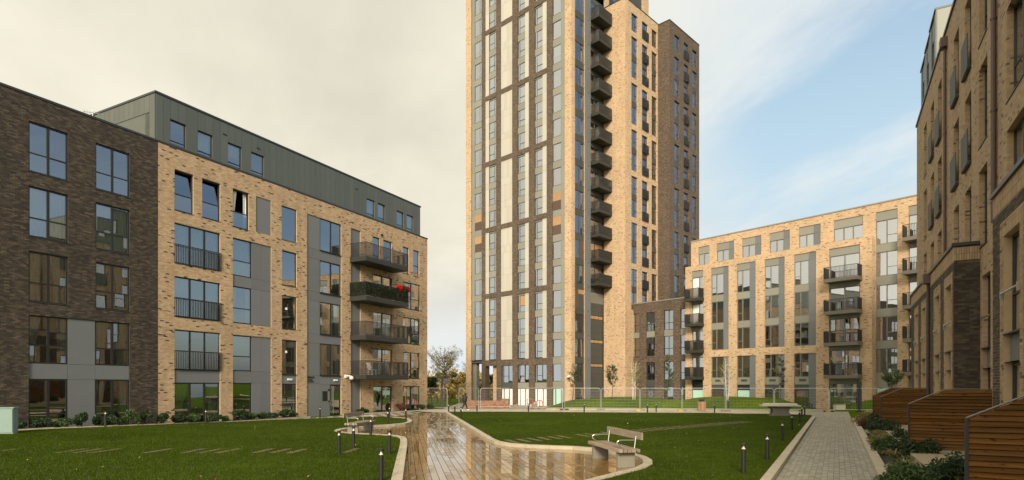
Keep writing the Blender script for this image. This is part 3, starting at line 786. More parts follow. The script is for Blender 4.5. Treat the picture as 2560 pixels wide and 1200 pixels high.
# long planks of the wet path
PF = Plane((-2.4, 12.0), (-0.176, 0.984))
DECK = DECK_L[2:] + [(-8.6, 44), (-7.6, 51.2), (-5.5, 51.2)] + DECK_R
xs_ = []
rowi = 0; v = -7.0
while v < 8.0:
    u = -5.5 + (rowi % 3) * 0.3 + rng.uniform(0, 0.2)
    while u < 40.5:
        L_ = rng.choice((1.0, 1.25, 1.5, 1.5))
        c = PF.at(u + L_ / 2, -v)
        if any(inside(DECK, *PF.at(u + L_ * f, -v)) for f in (0.0, 0.5, 1.0)): xs_.append((u, u + L_ - 0.004, v, v + 0.168, math.hypot(*c) if c[1] > 13.4 else 1e3 + math.hypot(*c)))
        u += L_
    v += 0.180; rowi += 1
xs_.sort(key=lambda q: q[4])
path = struct(obj('deck_path', None, None, PF.W))
PLK = {}
for u0, u1, v0, v1, _ in xs_[:300]:
    key = round(u1 - u0, 2)
    if key not in PLK:
        mb = MB(); mb.box(0, key, -0.168, 0, -0.03, 0.0); PLK[key] = mb.mesh('plank', 'wet_plank')
    obj('plank', PLK[key], path, Matrix.Translation((u0, -v0, rng.uniform(-.0012, .0008))) @ Matrix.Rotation(rng.uniform(-.001, .001), 4, 'X') @ Matrix.Rotation(rng.uniform(-.0003, .0003), 4, 'Y'))
V = []; I = []; Rv = []
for u0, u1, v0, v1, _ in xs_[300:]:
    z = rng.uniform(-.0012, .0008); b = len(V); ta = rng.uniform(-.001, .001) * .14; tb = rng.uniform(-.0004, .0004)
    V += [(u0, -v1, z), (u1, -v1, z + tb), (u1, -v0, z + tb + ta), (u0, -v0, z + ta), (u0, -v1, -.03), (u1, -v1, -.03), (u1, -v0, -.03), (u0, -v0, -.03)]
    for q in ((0, 1, 2, 3), (4, 5, 1, 0), (5, 6, 2, 1), (6, 7, 3, 2), (7, 4, 0, 3)): I += [b + k for k in q]
    Rv += [rng.random()] * 5
stuff(obj('plank', np_mesh(np.array(V), np.array(I), 4, 'wet_plank', np.array(Rv), 'plank'), path))

# block pavers of the right-hand path
bp_root = struct(obj('brick_path', None, None, RP.W))
bm_ = MB(); bm_.quad((-22, -4.99, -0.03), (26, -4.99, -0.03), (26, -2.8, -0.03), (-22, -2.8, -0.03))
bm_.quad((-34, -6.2, -0.032), (-22, -6.2, -0.032), (-22, -2.8, -0.032), (-34, -2.8, -0.032))
obj('bedding_sand', bm_.mesh('bedding_sand', 'soil'), bp_root)
pv = []
for r_ in range(-5, 17):
    y0 = -4.985 + 0.136 * r_
    x = -22.0 + (0.1 if r_ % 2 else 0.0)
    if y0 + .13 > -2.79: continue
    if r_ < 0:
        continue
    while x < 20:
        pv.append((x, y0)); x += 0.203
for r_ in range(0, 25):
    y0 = -6.2 + 0.136 * r_
    x = -34 + (0.1 if r_ % 2 else 0)
    while x < -22.15: pv.append((x, y0)); x += 0.203
pv.sort(key=lambda q: (0 if q[0] < 6.3 else 1, -q[0]))
pm = MB()
pm.extrude([(0.006, 0.0), (0.192, 0.0), (0.196, 0.008), (0.196, 0.122), (0.188, 0.13), (0.008, 0.13), (0.0, 0.122), (0.0, 0.008)], -0.03, 0.0)
pm = pm.mesh('paver', 'paver')
for x, y in pv[:300]:
    obj('paver', pm, bp_root, Matrix.Translation((x, y, rng.uniform(-.003, .001))))
V = []; I = []; Rv = []
for x, y in pv[300:]:
    z = rng.uniform(-.003, .001); b = len(V)
    V += [(x, y, z), (x + .196, y, z), (x + .196, y + .13, z), (x, y + .13, z), (x, y, -.03), (x + .196, y, -.03), (x + .196, y + .13, -.03), (x, y + .13, -.03)]
    for q in ((0, 1, 2, 3), (4, 5, 1, 0), (5, 6, 2, 1), (6, 7, 3, 2), (7, 4, 0, 3)): I += [b + k for k in q]
    Rv += [rng.random()] * 5
stuff(obj('paver', np_mesh(np.array(V), np.array(I), 4, 'paver', np.array(Rv), 'paver'), bp_root))

# kerbs
kerb_line('kerb', DECK_L, 0.9, 0.26, -0.05, 0.11, smooth=1, zf=gz)
kerb_line('kerb', DECK_R, 0.9, 0.26, -0.05, 0.11, smooth=1)
kerb_line('kerb', PATH_L, 0.95, 0.22, -0.05, 0.12)
kerb_line('kerb', BACK_R, 0.9, 0.16, -0.05, 0.09)
kerb_line('kerb', [RP.at(26, -2.68), RP.at(-19.6, -2.68)], 1.2, 0.26, -0.05, 0.13, smooth=0)
for xx in (12.5, 7.6, 2.8, -6.5, -16.5):
    kerb_line('kerb', [RP.at(xx, -2.54), RP.at(xx, -1.9)], 0.7, 0.12, -0.05, 0.17)
kerb_line('kerb', [LP.at(-12, -1.78), LP.at(3.9, -1.58), LP.at(10.6, -0.98)], 1.0, 0.12, -0.05, 0.06, zf=gz)
kerb_line('kerb', [LP.at(15.6, -1.06), LP.at(27.2, -1.38)], 1.0, 0.12, -0.05, 0.06)
kerb_line('kerb', [(3.3, 58.7), (9, 57.7), (18, 56.0), (28.8, 53.9)], 1.0, 0.14, -0.05, 0.08)
kerb_line('kerb', [(31.4, 53.5), (38, 52.2), (44, 51.0)], 1.0, 0.14, -0.05, 0.08)

# stepping stones let into the lawns
sm_ = MB(); sm_.box(-0.11, 0.11, -0.68, 0.68, -0.05, 0.006); sm_ = sm_.mesh('stepping_stone', 'plank_stone')
for k in range(22):
    x = -17.1 + k * 0.585
    obj('stepping_stone', sm_, lawn_l, T(x, 20.2 + rng.uniform(-.08, .08), gz(x, 20.2) + 0.085 - rng.uniform(0, .008), rng.uniform(-.05, .05) - 0.06))
for k in range(33):
    f = k * 0.59 / 19.46
    obj('stepping_stone', sm_, lawn_r, T(0.0 + 14.6 * f, 23.7 + 13.4 * f, 0.085 - rng.uniform(0, .007), 0.33 + rng.uniform(-.04, .04)))

# blades of grass over the near lawns
def blades(name, poly, n, rs, box, z0=0.08):
    g = np.random.default_rng(rs); P = []
    # density falls with distance
    while len(P) < n:
        y = box[2] + (box[3] - box[2]) * g.random() ** 1.7; x = box[0] + (box[1] - box[0]) * g.random()
        if abs(x / y) < 0.9 and inside(poly, x, y): P.append((x, y, gz(x, y) + z0))
    P = np.array(P); a = g.random(n) * 6.283; hgt = 0.03 + 0.035 * g.random(n); wd = 0.006 + 0.006 * g.random(n)
    dx_ = np.cos(a) * wd; dy_ = np.sin(a) * wd; lean = g.normal(size=(n, 2)) * 0.018
    A = P + np.stack([-dx_, -dy_, 0 * a], 1); B_ = P + np.stack([dx_, dy_, 0 * a], 1); C_ = P + np.stack([lean[:, 0], lean[:, 1], hgt], 1)
    V = np.stack([A, B_, C_], 1).reshape(-1, 3)
    o = obj(name, np_mesh(V, np.arange(3 * n), 3, 'grass_blade', g.random(n), name)); stuff(o)
    return tag(o, 'short green turf on the lawn left of the wet plank path' if poly is LAWN_L else 'short green turf on the lawn between the two paths', 'grass')
def litter(name, label, polys, n, rs):
    g = np.random.default_rng(rs); P = []
    while len(P) < n:
        y = 13 + 36 * g.random() ** 1.6; x = -18 + 38 * g.random()
        for poly, z in polys:
            if inside(poly, x, y): P.append((x, y, gz(x, y) + z)); break
    P = np.array(P); a = g.random(n) * 6.283; s_ = .018 + .026 * g.random(n); t_ = g.normal(size=(n, 2)) * .012
    u = np.stack([np.cos(a) * s_, np.sin(a) * s_, t_[:, 0]], 1); v = np.stack([-np.sin(a) * s_ * .6, np.cos(a) * s_ * .6, t_[:, 1]], 1)
    V = np.stack([P - u, P + v, P + u, P - v], 1).reshape(-1, 3)
    o = stuff(obj(name, np_mesh(V, np.arange(4 * n), 4, 'leaf_ochre', g.random(n), name))); return tag(o, label, 'leaves')
litter('fallen_leaves', 'scattered fallen autumn leaves on the lawns and the wet plank path', [(LAWN_L, .115), (LAWN_R, .115), (DECK, .016)], 130, 12)
blades('grass', LAWN_L, 60000, 3, (-20, -2.8, 12.5, 43))
blades('grass', LAWN_R, 60000, 4, (-5.4, 22.4, 12.5, 51))

# ================================================================ left: dark brick wing
HD = (2.45, 5.6, 8.8, 11.98, 15.13)          # window heads, storey by storey
SI = (0.0, 3.22, 6.38, 9.55, 12.72)          # sills
L1 = Building('brick_block', 'dark brown brick apartment wing with pairs of four-pane windows, at the far left', LP)
ops = []
for a, b in ((-6.38, -4.66), (-3.36, -1.60), (-13.2, -11.5), (-10.1, -8.4)):
    for q in (2, 3, 4): ops.append((a, b, SI[q], HD[q] + 0.03))
for a, b in ((-6.38, -1.60), (-13.2, -8.4)): ops.append((a, b, -0.1, 5.72))
def near_left(bk): return (0 if -8.2 < bk[0] and 0.6 < bk[2] < 15.9 else 1, bk[0])
wall(L1, LP, -22, -0.004, -0.2, 16.4, ops, 'dark_mortar', 0.13, thick=15, bricks='dark_brick', pre=(near_left, 300))
cur = {(0, 2): 1, (0, 3): 0, (0, 4): None, (1, 2): 1, (1, 3): 0, (1, 4): None}
W4 = ((0, .5, (.38,)), (.5, 1, (.38,)))
for c, (a, b) in enumerate(((-6.38, -4.66), (-3.36, -1.60), (-13.2, -11.5), (-10.1, -8.4))):
    for q in (2, 3, 4): window(L1, LP, a, b, SI[q], HD[q] + 0.03, 0.06, W4, curtain=cur.get((c, q), 1), sill=True)
    window(L1, LP, a, b, 3.36, 5.72, 0.06, W4, curtain=(2, 1, 1, 0)[c])
    window(L1, LP, a, b, 0.0, 2.6, 0.06, ((0, .5, (.33,)), (.5, 1, (.33,))), curtain=(None, 2, 1, 1)[c])
    panel(L1, LP, a, b, 2.6, 3.36, y=0.05)
for a, b in ((-4.66, -3.36), (-11.5, -10.1)):
    panel(L1, LP, a, b, 3.36, 5.72, y=0.05); panel(L1, LP, a, b, 2.6, 3.36, y=0.05); panel(L1, LP, a, b, -0.1, 2.6, y=0.05)
coping(L1, LP, -22, -0.02, 16.4)
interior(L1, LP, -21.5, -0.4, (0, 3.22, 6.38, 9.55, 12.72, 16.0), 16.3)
vb = MB()
for s_, z_ in ((-7.1, 15.7), (-7.1, 12.4), (-0.9, 14.9), (-0.9, 11.8), (-0.9, 8.6), (-0.9, 5.9), (-1.0, 3.0), (-7.2, 9.2)): vb.box(s_, s_ + .22, -.015, 0, z_, z_ + .065)
L1.part('air_vents', vb, 'black_paint')

# ================================================================ left: light brick block with metal top storey
L2 = Building('brick_block', 'sandy brick apartment block with grey metal top storey and corner balconies, left of gap', LP)
ops = [(.99, 2.20, 12.72, 15.15), (2.77, 4.03, 12.72, 15.15), (4.94, 6.18, 12.66, 15.15), (6.73, 7.98, 12.68, 15.13), (8.90, 10.26, 12.67, 15.08),
       (11.24, 14.80, -.1, 15.08), (15.89, 17.02, -.1, 15.08), (18.5, 19.42, 12.64, 15.0), (19.88, 21.05, 12.64, 15.0),
       (22.57, 23.48, 12.52, 14.97), (24.12, 25.06, 12.52, 14.97),
       (.99, 4.03, 9.54, 11.98), (.99, 4.03, 6.36, 8.80), (.99, 4.03, -.1, 5.62),
       (4.95, 8.0, 6.36, 11.95), (4.95, 8.0, -.1, 5.6),
       (8.92, 10.27, 9.43, 11.92), (8.92, 10.27, 6.33, 8.74), (8.92, 10.27, -.1, 5.55)]
for q in range(4):
    z0 = (-.1, 3.05, 6.2, 9.4)[q]; z1 = (2.24, 5.45, 8.6, 11.8)[q]
    ops += [(18.6, 21.1, z0, z1), (22.62, 25.18, (-.1, 2.95, 6.13, 9.36)[q], (2.24, 5.36, 8.55, 11.8)[q])]
wall(L2, LP, 0.0, 26.35, -0.2, 16.4, ops, 'beige_mortar', 0.14, thick=15, bricks='beige_brick')
coping(L2, LP, -0.02, 26.40, 16.4)
W2H = ((0, 1, (.41,)),)
window(L2, LP, .99, 2.20, 12.72, 15.15, .08, W2H, opened=(1, math.radians(-9)), sill=True)
window(L2, LP, 2.77, 4.03, 12.72, 15.15, .08, W2H, opened=(1, math.radians(-9)), sill=True)
window(L2, LP, 4.94, 6.18, 12.66, 15.15, .08, W2H, panes=('glass', None), curtain=2, sill=True)
panel(L2, LP, 6.73, 7.98, 12.68, 15.13, y=.04)
ONE = ((0, 1, ()),)
window(L2, LP, 8.90, 10.26, 12.67, 15.08, .08, ONE, sill=True)
W3 = ((0, .34, ()), (.34, .66, ()), (.66, 1, ()))
for q, cu in ((3, 0), (2, 0), (1, None)):
    window(L2, LP, .99, 4.03, (0, 3.2, 6.36, 9.54)[q], (0, 5.62, 8.8, 11.98)[q], .09, W3, curtain=cu, mull=.12)
    juliet(L2, LP, .97, 4.06, (0, 3.22, 6.38, 9.56)[q], 1.16)
panel(L2, LP, .99, 4.03, 2.45, 3.2, y=.05)
window(L2, LP, .99, 4.03, 0.0, 2.45, .09, W3, mull=.12, name='patio_door', curtain=2)
WT = ((0, 1, (.41,)),)
for z0, z1, cu in ((9.5, 11.95, 0), (6.38, 8.8, 2), (3.23, 5.6, 3), (0.0, 2.45, None)):
    window(L2, LP, 4.95, 6.42, z0, z1, .09, WT, curtain=cu)
    for a, b in ((6.42, 7.21), (7.21, 8.0)): panel(L2, LP, a, b, z0, z1, y=.05)
for z0, z1 in ((8.8, 9.5), (2.45, 3.23)):
    panel(L2, LP, 4.95, 6.42, z0, z1, y=.05); panel(L2, LP, 6.42, 8.0, z0, z1, y=.05)
window(L2, LP, 8.92, 10.27, 9.43, 11.92, .08, ONE, sill=True); window(L2, LP, 8.92, 10.27, 6.33, 8.74, .08, ONE, sill=True); window(L2, LP, 8.92, 10.27, 3.08, 5.55, .08, ONE, sill=True)
panel(L2, LP, 8.92, 10.27, 2.41, 3.06, y=.05)
dr = window(L2, LP, 8.92, 10.27, 0.0, 2.41, .09, ((0, 1, (.46,)),), name='door', fw=.09)
mb = MB(); mb.box(.12, 1.22, -.05, -.02, 1.02, 1.09); obj('push_bar', mb.mesh('push_bar', 'steel'), dr)
lf = MB(); lf.box(0, .38, -.09, 0, 0, .13)
lfm = lf.mesh('light_fitting', 'white_plastic')
L2.part('light_fitting', lfm, None, None, 9.45, .05, 2.66)
# stair strip beside the entrance
cuts = [-.1, 2.42, 3.05, 5.5, 6.2, 8.68, 9.38, 11.87, 12.62, 15.08]
for a, b in zip(cuts, cuts[1:]): panel(L2, LP, 11.24, 12.57, a, b, y=.05)
SW = ((0, .52, ()), (.52, 1, ()))
for z0, z1, cu in ((12.62, 15.08, None), (9.38, 11.87, None), (6.2, 8.68, 2), (3.05, 5.5, 2)): window(L2, LP, 12.57, 14.8, z0, z1, .08, SW, sill=True, curtain=cu)
for z0, z1 in ((11.87, 12.6), (8.68, 9.36), (5.5, 6.17)): panel(L2, LP, 12.57, 14.8, z0, z1, y=.05)
panel(L2, LP, 12.57, 13.62, -.1, 2.36, y=.05); panel(L2, LP, 12.57, 13.62, 2.36, 3.02, y=.05); panel(L2, LP, 13.62, 14.8, 2.36, 3.02, y=.05)
dr = window(L2, LP, 13.62, 14.8, 0.0, 2.36, .1, ONE, name='door', fw=.11)
mb = MB(); mb.box(.30, .35, -.10, -.06, .05, 2.2); mb.box(.31, .34, -.06, .0, .15, .19); mb.box(.31, .34, -.06, .0, 2.05, 2.09); obj('handle', mb.mesh('handle', 'steel'), dr)
L2.part('light_fitting', lfm, None, None, 14.0, .05, 2.64)
mb = MB(); mb.box(0, .5, -.02, 0, 0, .75); mb.box(.05, .45, -.025, -.021, .05, .70); L2.part('notice_board', mb, 'black_paint', None, 12.83, .05, 1.1)
mb = MB(); mb.box(0, .17, -.03, 0, 0, .82); o = L2.part('entry_panel', mb, 'steel', None, 13.38, .05, 1.02)
mb = MB(); mb.box(.01, .16, -.06, -.031, .85, 1.0); mb.box(.01, .16, -.035, -.031, .0, .1); obj('camera_lens', mb.mesh('camera_lens', 'black_paint'), o)
def lettering(B, pl, txt, x, y, z, size, mat='black_paint', bold=0.0):
    cu_ = bpy.data.curves.new('lettering', 'FONT'); cu_.body = txt; cu_.size = size; cu_.extrude = .008; cu_.offset = bold; cu_.resolution_u = 2
    cu_.materials.append(MATS[mat])
    tmp = bpy.data.objects.new('tmp', cu_); COL.objects.link(tmp)
    dg = bpy.context.evaluated_depsgraph_get(); me = bpy.data.meshes.new_from_object(tmp.evaluated_get(dg))
    bpy.data.objects.remove(tmp); me.name = 'lettering'
    o_ = obj('lettering', me, B.root, B.M(pl, x, y, z) @ Matrix.Rotation(math.radians(90), 4, 'X')); return o_
lettering(L2, LP, 'MERVOE', 11.30, .04, 2.84, .185, bold=.008)
lettering(L2, LP, 'PLAZA', 11.32, .04, 2.66, .175, bold=.006)
lettering(L2, LP, 'APARTMENTS', 11.32, .04, 2.53, .105, bold=.004)
# recess strip, balcony doors, end windows
for z0, z1 in ((-.1, 3.0), (3.0, 6.1), (6.1, 9.3), (9.3, 12.4), (12.4, 15.08)): panel(L2, LP, 15.89, 17.02, z0, z1, y=.08)
window(L2, LP, 18.5, 19.42, 12.64, 15.0, .09, ((0, 1, (.33,)),)); window(L2, LP, 19.88, 21.05, 12.64, 15.0, .09, ONE, name='balcony_door')
DD = ((0, .5, ()), (.5, 1, ()))
for q in range(4):
    window(L2, LP, 18.6, 21.1, (0, 3.05, 6.2, 9.4)[q], (2.24, 5.45, 8.6, 11.8)[q], .1, DD, name='balcony_door' if q else 'patio_door', curtain=(None, None, 2, None)[q], fw=.07)
    window(L2, LP, 22.62, 25.18, (0, 2.95, 6.13, 9.36)[q], (2.24, 5.36, 8.55, 11.8)[q], .09, ((0, .5, ()), (.5, 1, (.4,))) if q else DD, curtain=(None, None, 1, 2)[q], sill=q > 0)
window(L2, LP, 22.57, 23.48, 12.52, 14.97, .09, W2H, sill=True); window(L2, LP, 24.12, 25.06, 12.52, 14.97, .09, W2H, sill=True)
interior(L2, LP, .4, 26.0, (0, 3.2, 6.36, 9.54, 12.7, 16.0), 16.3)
BALC = []
for q, lb in enumerate(('balcony with a white garden chair behind its bars', 'balcony with bare bars, second from the bottom', 'balcony wrapped in dark leafy screening', 'topmost balcony with bare bars')):
    BALC.append(balcony(L2, LP, 15.75, 21.2, 2.80 + 3.16 * q, 1.7, .37, 1.13, pitch=.11, bw=.022, label=lb))
V1, i1, r1 = leaf_cloud(5200, [(x, -1.72, .56, .30, .045, .56) for x in np.arange(.2, 5.4, .45)] + [(0.0, y, .56, .045, .3, .56) for y in (-1.5, -1.1, -.7, -.3)], .05, 8)
hs = np_mesh(V1, i1, 4, 'hedge_leaf', r1, 'leaf_screen')
mb = MB(); mb.box(.0, 5.45, -1.715, -1.70, .04, 1.1); mb.box(-.012, -.002, -1.7, 0, .04, 1.1)
s_ = obj('leaf_screen', mb.mesh('leaf_screen', 'hedge_leaf'), BALC[2], Matrix.Translation((0, 0, .37)))
stuff(obj('leaf_screen', hs, BALC[2], Matrix.Translation((0, 0, .37))))
pt = MB(); pt.box(15.9, 16.2, -.012, -.002, 15.5, 15.6); pt.box(19.55, 19.75, -.12, 0, 15.25, 15.4); L2.part('wall_lamp', pt, 'black_paint')
# round lamps lit on the landing
m, t, b = new_mat('lamp_glow'); b.inputs['Emission Color'].default_value = (1, .93, .8, 1); b.inputs['Emission Strength'].default_value = 1.6
for z_ in (4.75, 7.9):
    mb = MB(); mb.lathe([(0.0, 0), (.09, .0), (.09, .04), (.0, .05)], 14)
    o = L2.part('landing_lamp', mb, 'lamp_glow', None, 9.95, .75, z_); o.matrix_basis = o.matrix_basis @ Matrix.Rotation(math.radians(90), 4, 'X')
# metal clad storey
CP = LP.off(0.1, 0.4)
cw = [(.87, 1.87), (2.64, 3.66), (4.77, 5.8), (6.56, 7.6), (18.08, 19.1), (19.5, 20.5), (22.09, 23.1), (23.55, 24.55)]
wall(L2, CP, 0.0, 25.65, 16.3, 19.38, [(a, b, 16.72, 18.2) for a, b in cw], 'cladding_metal', .2, name='clad_wall', thick=13)
brk = [0.0]
marks = sorted({0.02, 25.63, *[v for w_ in cw for v in w_]})
seg = []
for a, b in zip(marks, marks[1:]):
    n = max(1, round((b - a) / .52))
    seg += [(a + (b - a) * k / n, a + (b - a) * (k + 1) / n) for k in range(n)]
for a, b in seg:
    hit = any(w_[0] - .01 < (a + b) / 2 < w_[1] + .01 for w_ in cw)
    for z0, z1 in (((16.42, 16.72), (18.2, 19.36)) if hit else ((16.42, 19.36),)):
        panel(L2, CP, a, b, z0, z1, 'cladding_metal', -.028, 'cladding_panel', .028, .007)
for k, (a, b) in enumerate(cw): window(L2, CP, a, b, 16.72, 18.2, .07, ((0, 1, (.16,)),), curtain=(None, 0, 3, None, 0, 0, None, 0)[k])
CE = CP.turn()                                           # end of the clad storey, facing the camera
eo = [(-4.6, -1.0, 16.9, 18.35)]
wall(L2, CE, -13, 0, 16.3, 19.38, eo, 'cladding_metal', .15, name='clad_wall')
for k in range(25):
    a = -12.9 + k * .515; b = a + .515
    if a < -4.6 < b or a < -1.0 < b or (-4.6 < a and b < -1.0): rr = ((18.35, 19.36), (16.42, 16.9))
    else: rr = ((16.42, 19.36),)
    if b < .01:
        for z0, z1 in rr: panel(L2, CE, a, b, z0, z1, 'cladding_metal', -.028, 'cladding_panel', .028, .007)
window(L2, CE, -4.6, -1.0, 16.9, 18.35, .05, ((0, .33, ()), (.33, .66, ()), (.66, 1, ())), mull=.1)
mb = MB(); mb.box(-.06, 25.72, -.07, .35, 19.38, 19.5); mb.box(-.06, .35, .351, 13, 19.38, 19.5); L2.part('coping', mb, 'coping_metal', CP)
for s_ in (4.4, 7.0, 16.7):
    mb = MB(); mb.box(0, .28, -.045, -.03, 0, .09); L2.part('vent_slot', mb, 'black_paint', CP, s_, 0, 18.55)
ae = thing('aerial', 'small rooftop aerial above the parapet of the dark brick wing', 'aerial', T(*LP.at(-2.2, 2.5), 16.3, .6))
mb = MB(); mb.tube([(0, 0, 0), (0, 0, 1.6)], .02, 6); obj('mast', mb.mesh('mast', 'galvanised'), ae)
mb = MB(); mb.tube([(-.45, 0, 1.4), (.45, 0, 1.45)], .014, 5)
for k in range(7): mb.tube([(-.4 + k * .13, -.2, 1.41 + k * .006), (-.4 + k * .13, .2, 1.41 + k * .006)], .009, 4)
mb.tube([(-.2, 0, 1.1), (.1, 0, 1.15)], .05, 6); obj('antenna', mb.mesh('antenna', 'galvanised'), ae)
# hung things on the balconies
bp0 = LP.at(16.2, -0.8)
ch = thing('balcony_chair', 'white garden chair standing on the lowest balcony', 'chair', T(*LP.at(17.35, -0.95), 3.17, 0.9))
mb = MB(); mb.box(-.26, .26, -.25, .25, .40, .44); obj('seat', mb.mesh('seat', 'white_plastic'), ch)
mb = MB(); mb.prism([(-.26, .44), (-.22, .44), (-.40, 1.0), (-.44, 1.0)], -.25, .25); obj('backrest', mb.mesh('backrest', 'white_plastic'), ch)
for sx in (-.22, .22):
    for sy in (-.22, .22):
        mb = MB(); mb.box(sx - .025, sx + .025, sy - .025, sy + .025, 0, .40); obj('leg', mb.mesh('leg', 'white_plastic'), ch)
for nm, lab, sx, mat, n in (('flower_bunch', 'bright red flowers on the rail of the leafy balcony', 20.05, 'petal_red', 150), ('leafy_plant', 'green leaves between the two red bunches on the leafy balcony', 20.55, 'leaf_green', 130), ('flower_bunch', 'dark crimson flowers at the far end of the leafy balcony', 21.05, 'petal_crimson', 130)):
    x, y = LP.at(sx, -1.66)
    f = thing(nm, lab, 'flowers' if 'flower' in nm else 'plant', T(x, y, 10.52))
    obj('petals' if 'flower' in nm else 'leaves', leaves('petals', n, [(0, 0, .2, .30, .28, .26)], .13, mat, int(sx * 10)), f)
    mb = MB(); mb.tube([(0, 0, -.12), (0, 0, .2)], .03, 6); obj('stem', mb.mesh('stem', 'leaf_green'), f)

GL = ['coated_glass']

# ================================================================ tower
TW = Building('tower_block', 'tall brown and cream brick tower block with a column of dark balconies', TP)
TOPZ = 61.0
bot = [5.93 + 9.46 * j + (0.06 if j else 0) for j in range(6)]
grp = [(5.93, 14.77)] + [(15.45 + 9.46 * j, 24.23 + 9.46 * j) for j in range(4)] + [(53.29, TOPZ - .6)]
ops = [(-18.7, -16.5, -.5, 5.62), (-18.7, -16.5, 5.82, TOPZ - .6), (-15.74, -13.43, -.5, 5.1), (-3.18, -1.09, -.5, TOPZ - .6)]
for a, b in ((-15.74, -13.53), (-12.57, -10.36), (-9.4, -7.27), (-6.26, -4.12)): ops += [(a, b, c, d) for c, d in grp]
for a, b in ((-12.5, -10.3), (-9.4, -7.27), (-6.26, -4.12)): ops.append((a, b, -.5, 5.1))
wall(TW, TP, -18.7, -1.09, -.5, TOPZ, ops, 'brown_brick_far', .28)
wall(TW, TP, -19.9, -18.7, -.5, TOPZ, [], 'beige_brick_far', name='pier', thick=.55)
wall(TW, TP, -1.09, -.002, -.5, TOPZ, [], 'beige_brick_far', name='pier', thick=.3)
mb = MB()                                                 # shell behind the facades
mb.quad((-19.85, 18, 5.6), (-19.85, .3, 5.6), (-19.85, .3, TOPZ), (-19.85, 18, TOPZ)); mb.quad((-19.85, .3, TOPZ), (-.05, .3, TOPZ), (-.05, 18, TOPZ), (-19.85, 18, TOPZ))
mb.quad((-.05, 18.2, -.5), (-12.8, 18.2, -.5), (-12.8, 18.2, TOPZ), (-.05, 18.2, TOPZ)); mb.quad((-12.8, 18.2, 5.6), (-19.85, 18.2, 5.6), (-19.85, 18.2, TOPZ), (-12.8, 18.2, TOPZ))
mb.quad((-12.8, .3, -.5), (-12.8, 18.2, -.5), (-12.8, 18.2, 5.6), (-12.8, .3, 5.6)); mb.quad((-19.85, .3, 5.62), (-12.8, .3, 5.62), (-12.8, 18.2, 5.62), (-19.85, 18.2, 5.62))
TW.part('shell', mb, 'brown_brick_far')
for x0, x1, y0, y1, mt in ((-14.75, -13.44, .6, 1.4, 'beige_brick_far'), (-18.55, -17.95, .35, .9, 'olive_panel'), (-16.45, -15.8, .3, .9, 'brown_brick_far')):
    mb = MB(); mb.box(x0, x1, y0, y1, -.5, 5.6); TW.part('pillar', mb, mt)
TN = ((0, .27, ()), (.27, 1, (.37,)))                     # narrow light, then an opening light over a fixed one
TNM = ((0, .73, (.37,)), (.73, 1, ()))
def tsill(k): return 6.0 + 3.155 * k
for k in range(18):
    z0 = tsill(k); z1 = z0 + 2.26
    if z1 > TOPZ - .6: break
    zp = tsill(k + 1)
    ply = k in (5, 6)
    for c, (a, b) in enumerate(((-18.05, -16.5), (-3.18, -1.78))):
        if ply:
            panel(TW, TP, a, b, z0 + 1.2, z1, 'plywood', .12); panel(TW, TP, a, b, z0, z0 + 1.2, 'mesh_panel', .12)
        else: window(TW, TP, a, b, z0, z1, .14, ((0, 1, ()),) if c else ((0, .68, ()), (.68, 1, ())), fw=.05, mull=.04, curtain=3 if (k * 5 + c * 3) % 7 == 0 else None)
        panel(TW, TP, a, b, z1, zp, 'olive_panel', .13)
    panel(TW, TP, -18.7, -18.05, z0, z1, 'olive_panel', .10); panel(TW, TP, -18.7, -18.05, z1, zp, 'olive_panel', .10)
    panel(TW, TP, -1.78, -1.09, z0, z1, 'olive_panel', .10); panel(TW, TP, -1.78, -1.09, z1, zp, 'olive_panel', .10)
    j = k // 3; g0, g1 = grp[j]
    wz1 = min(z1, g1)
    for a, b, wa, wb, cols in ((-15.74, -13.53, -15.0, -13.53, TNM), (-9.4, -7.27, -9.4, -8.0, TN), (-6.26, -4.12, -6.26, -4.88, TN)):
        pa, pb = (a, wa) if wa > a else (wb, b)
        pl_ = ('glass', 'plywood', 'glass') if (k == 2 and wa == -9.4) else None
        pn = pl_ if pl_ is None else ('coated_glass', 'coated_glass', 'plywood')
        window(TW, TP, wa, wb, z0 if k % 3 else max(z0, g0), wz1, .14, cols, fw=.05, mull=.06, panes=pn, curtain=(0, None, 3, None, None, 1, None)[(k * 3 + int(-wa)) % 7])
        if k % 3 < 2: panel(TW, TP, wa, wb, z1, zp, 'olive_panel', .13)
        elif g1 - z1 > .05: panel(TW, TP, wa, wb, z1, g1, 'olive_panel', .13)
        zt = zp if k % 3 < 2 else g1
        zb = z0 if k % 3 else g0
        panel(TW, TP, pa, pb, zb, min(z1, g1), 'cream_panel', .06)
        if zt - z1 > .05: panel(TW, TP, pa, pb, z1, zt, 'cream_panel', .06)
    zb = z0 if k % 3 else g0
    for q in range(4):
        a = -12.57 + 2.21 * q / 4; b = -12.57 + 2.21 * (q + 1) / 4
        panel(TW, TP, a, b, zb, min(z1, g1), 'cream_panel', .05)
        zt = zp if k % 3 < 2 else g1
        if zt - z1 > .05: panel(TW, TP, a, b, z1, zt, 'cream_panel', .05)
D3 = ((0, .2, ()), (.2, .66, ()), (.66, 1, ()))
W3T = ((0, .16, ()), (.16, .62, (.38,)), (.62, 1, ()))
for a, b in ((-12.5, -10.3), (-9.4, -7.27), (-6.26, -4.12)):
    window(TW, TP, a, b, 2.72, 5.1, .14, W3T, fw=.05, opened=(1, math.radians(-8)) if a == -9.4 else None)
    panel(TW, TP, a, b, 1.9, 2.72, 'dark_panel' if a < -10 else 'olive_panel', .12)
    window(TW, TP, a, b, -.4, 1.9, .14, D3, glass='white_film', fw=.04, name='door_screen')
window(TW, TP, -3.18, -1.78, 2.85, 5.1, .14, ONE, fw=.05); panel(TW, TP, -3.18, -1.78, 1.95, 2.85, 'olive_panel', .12)
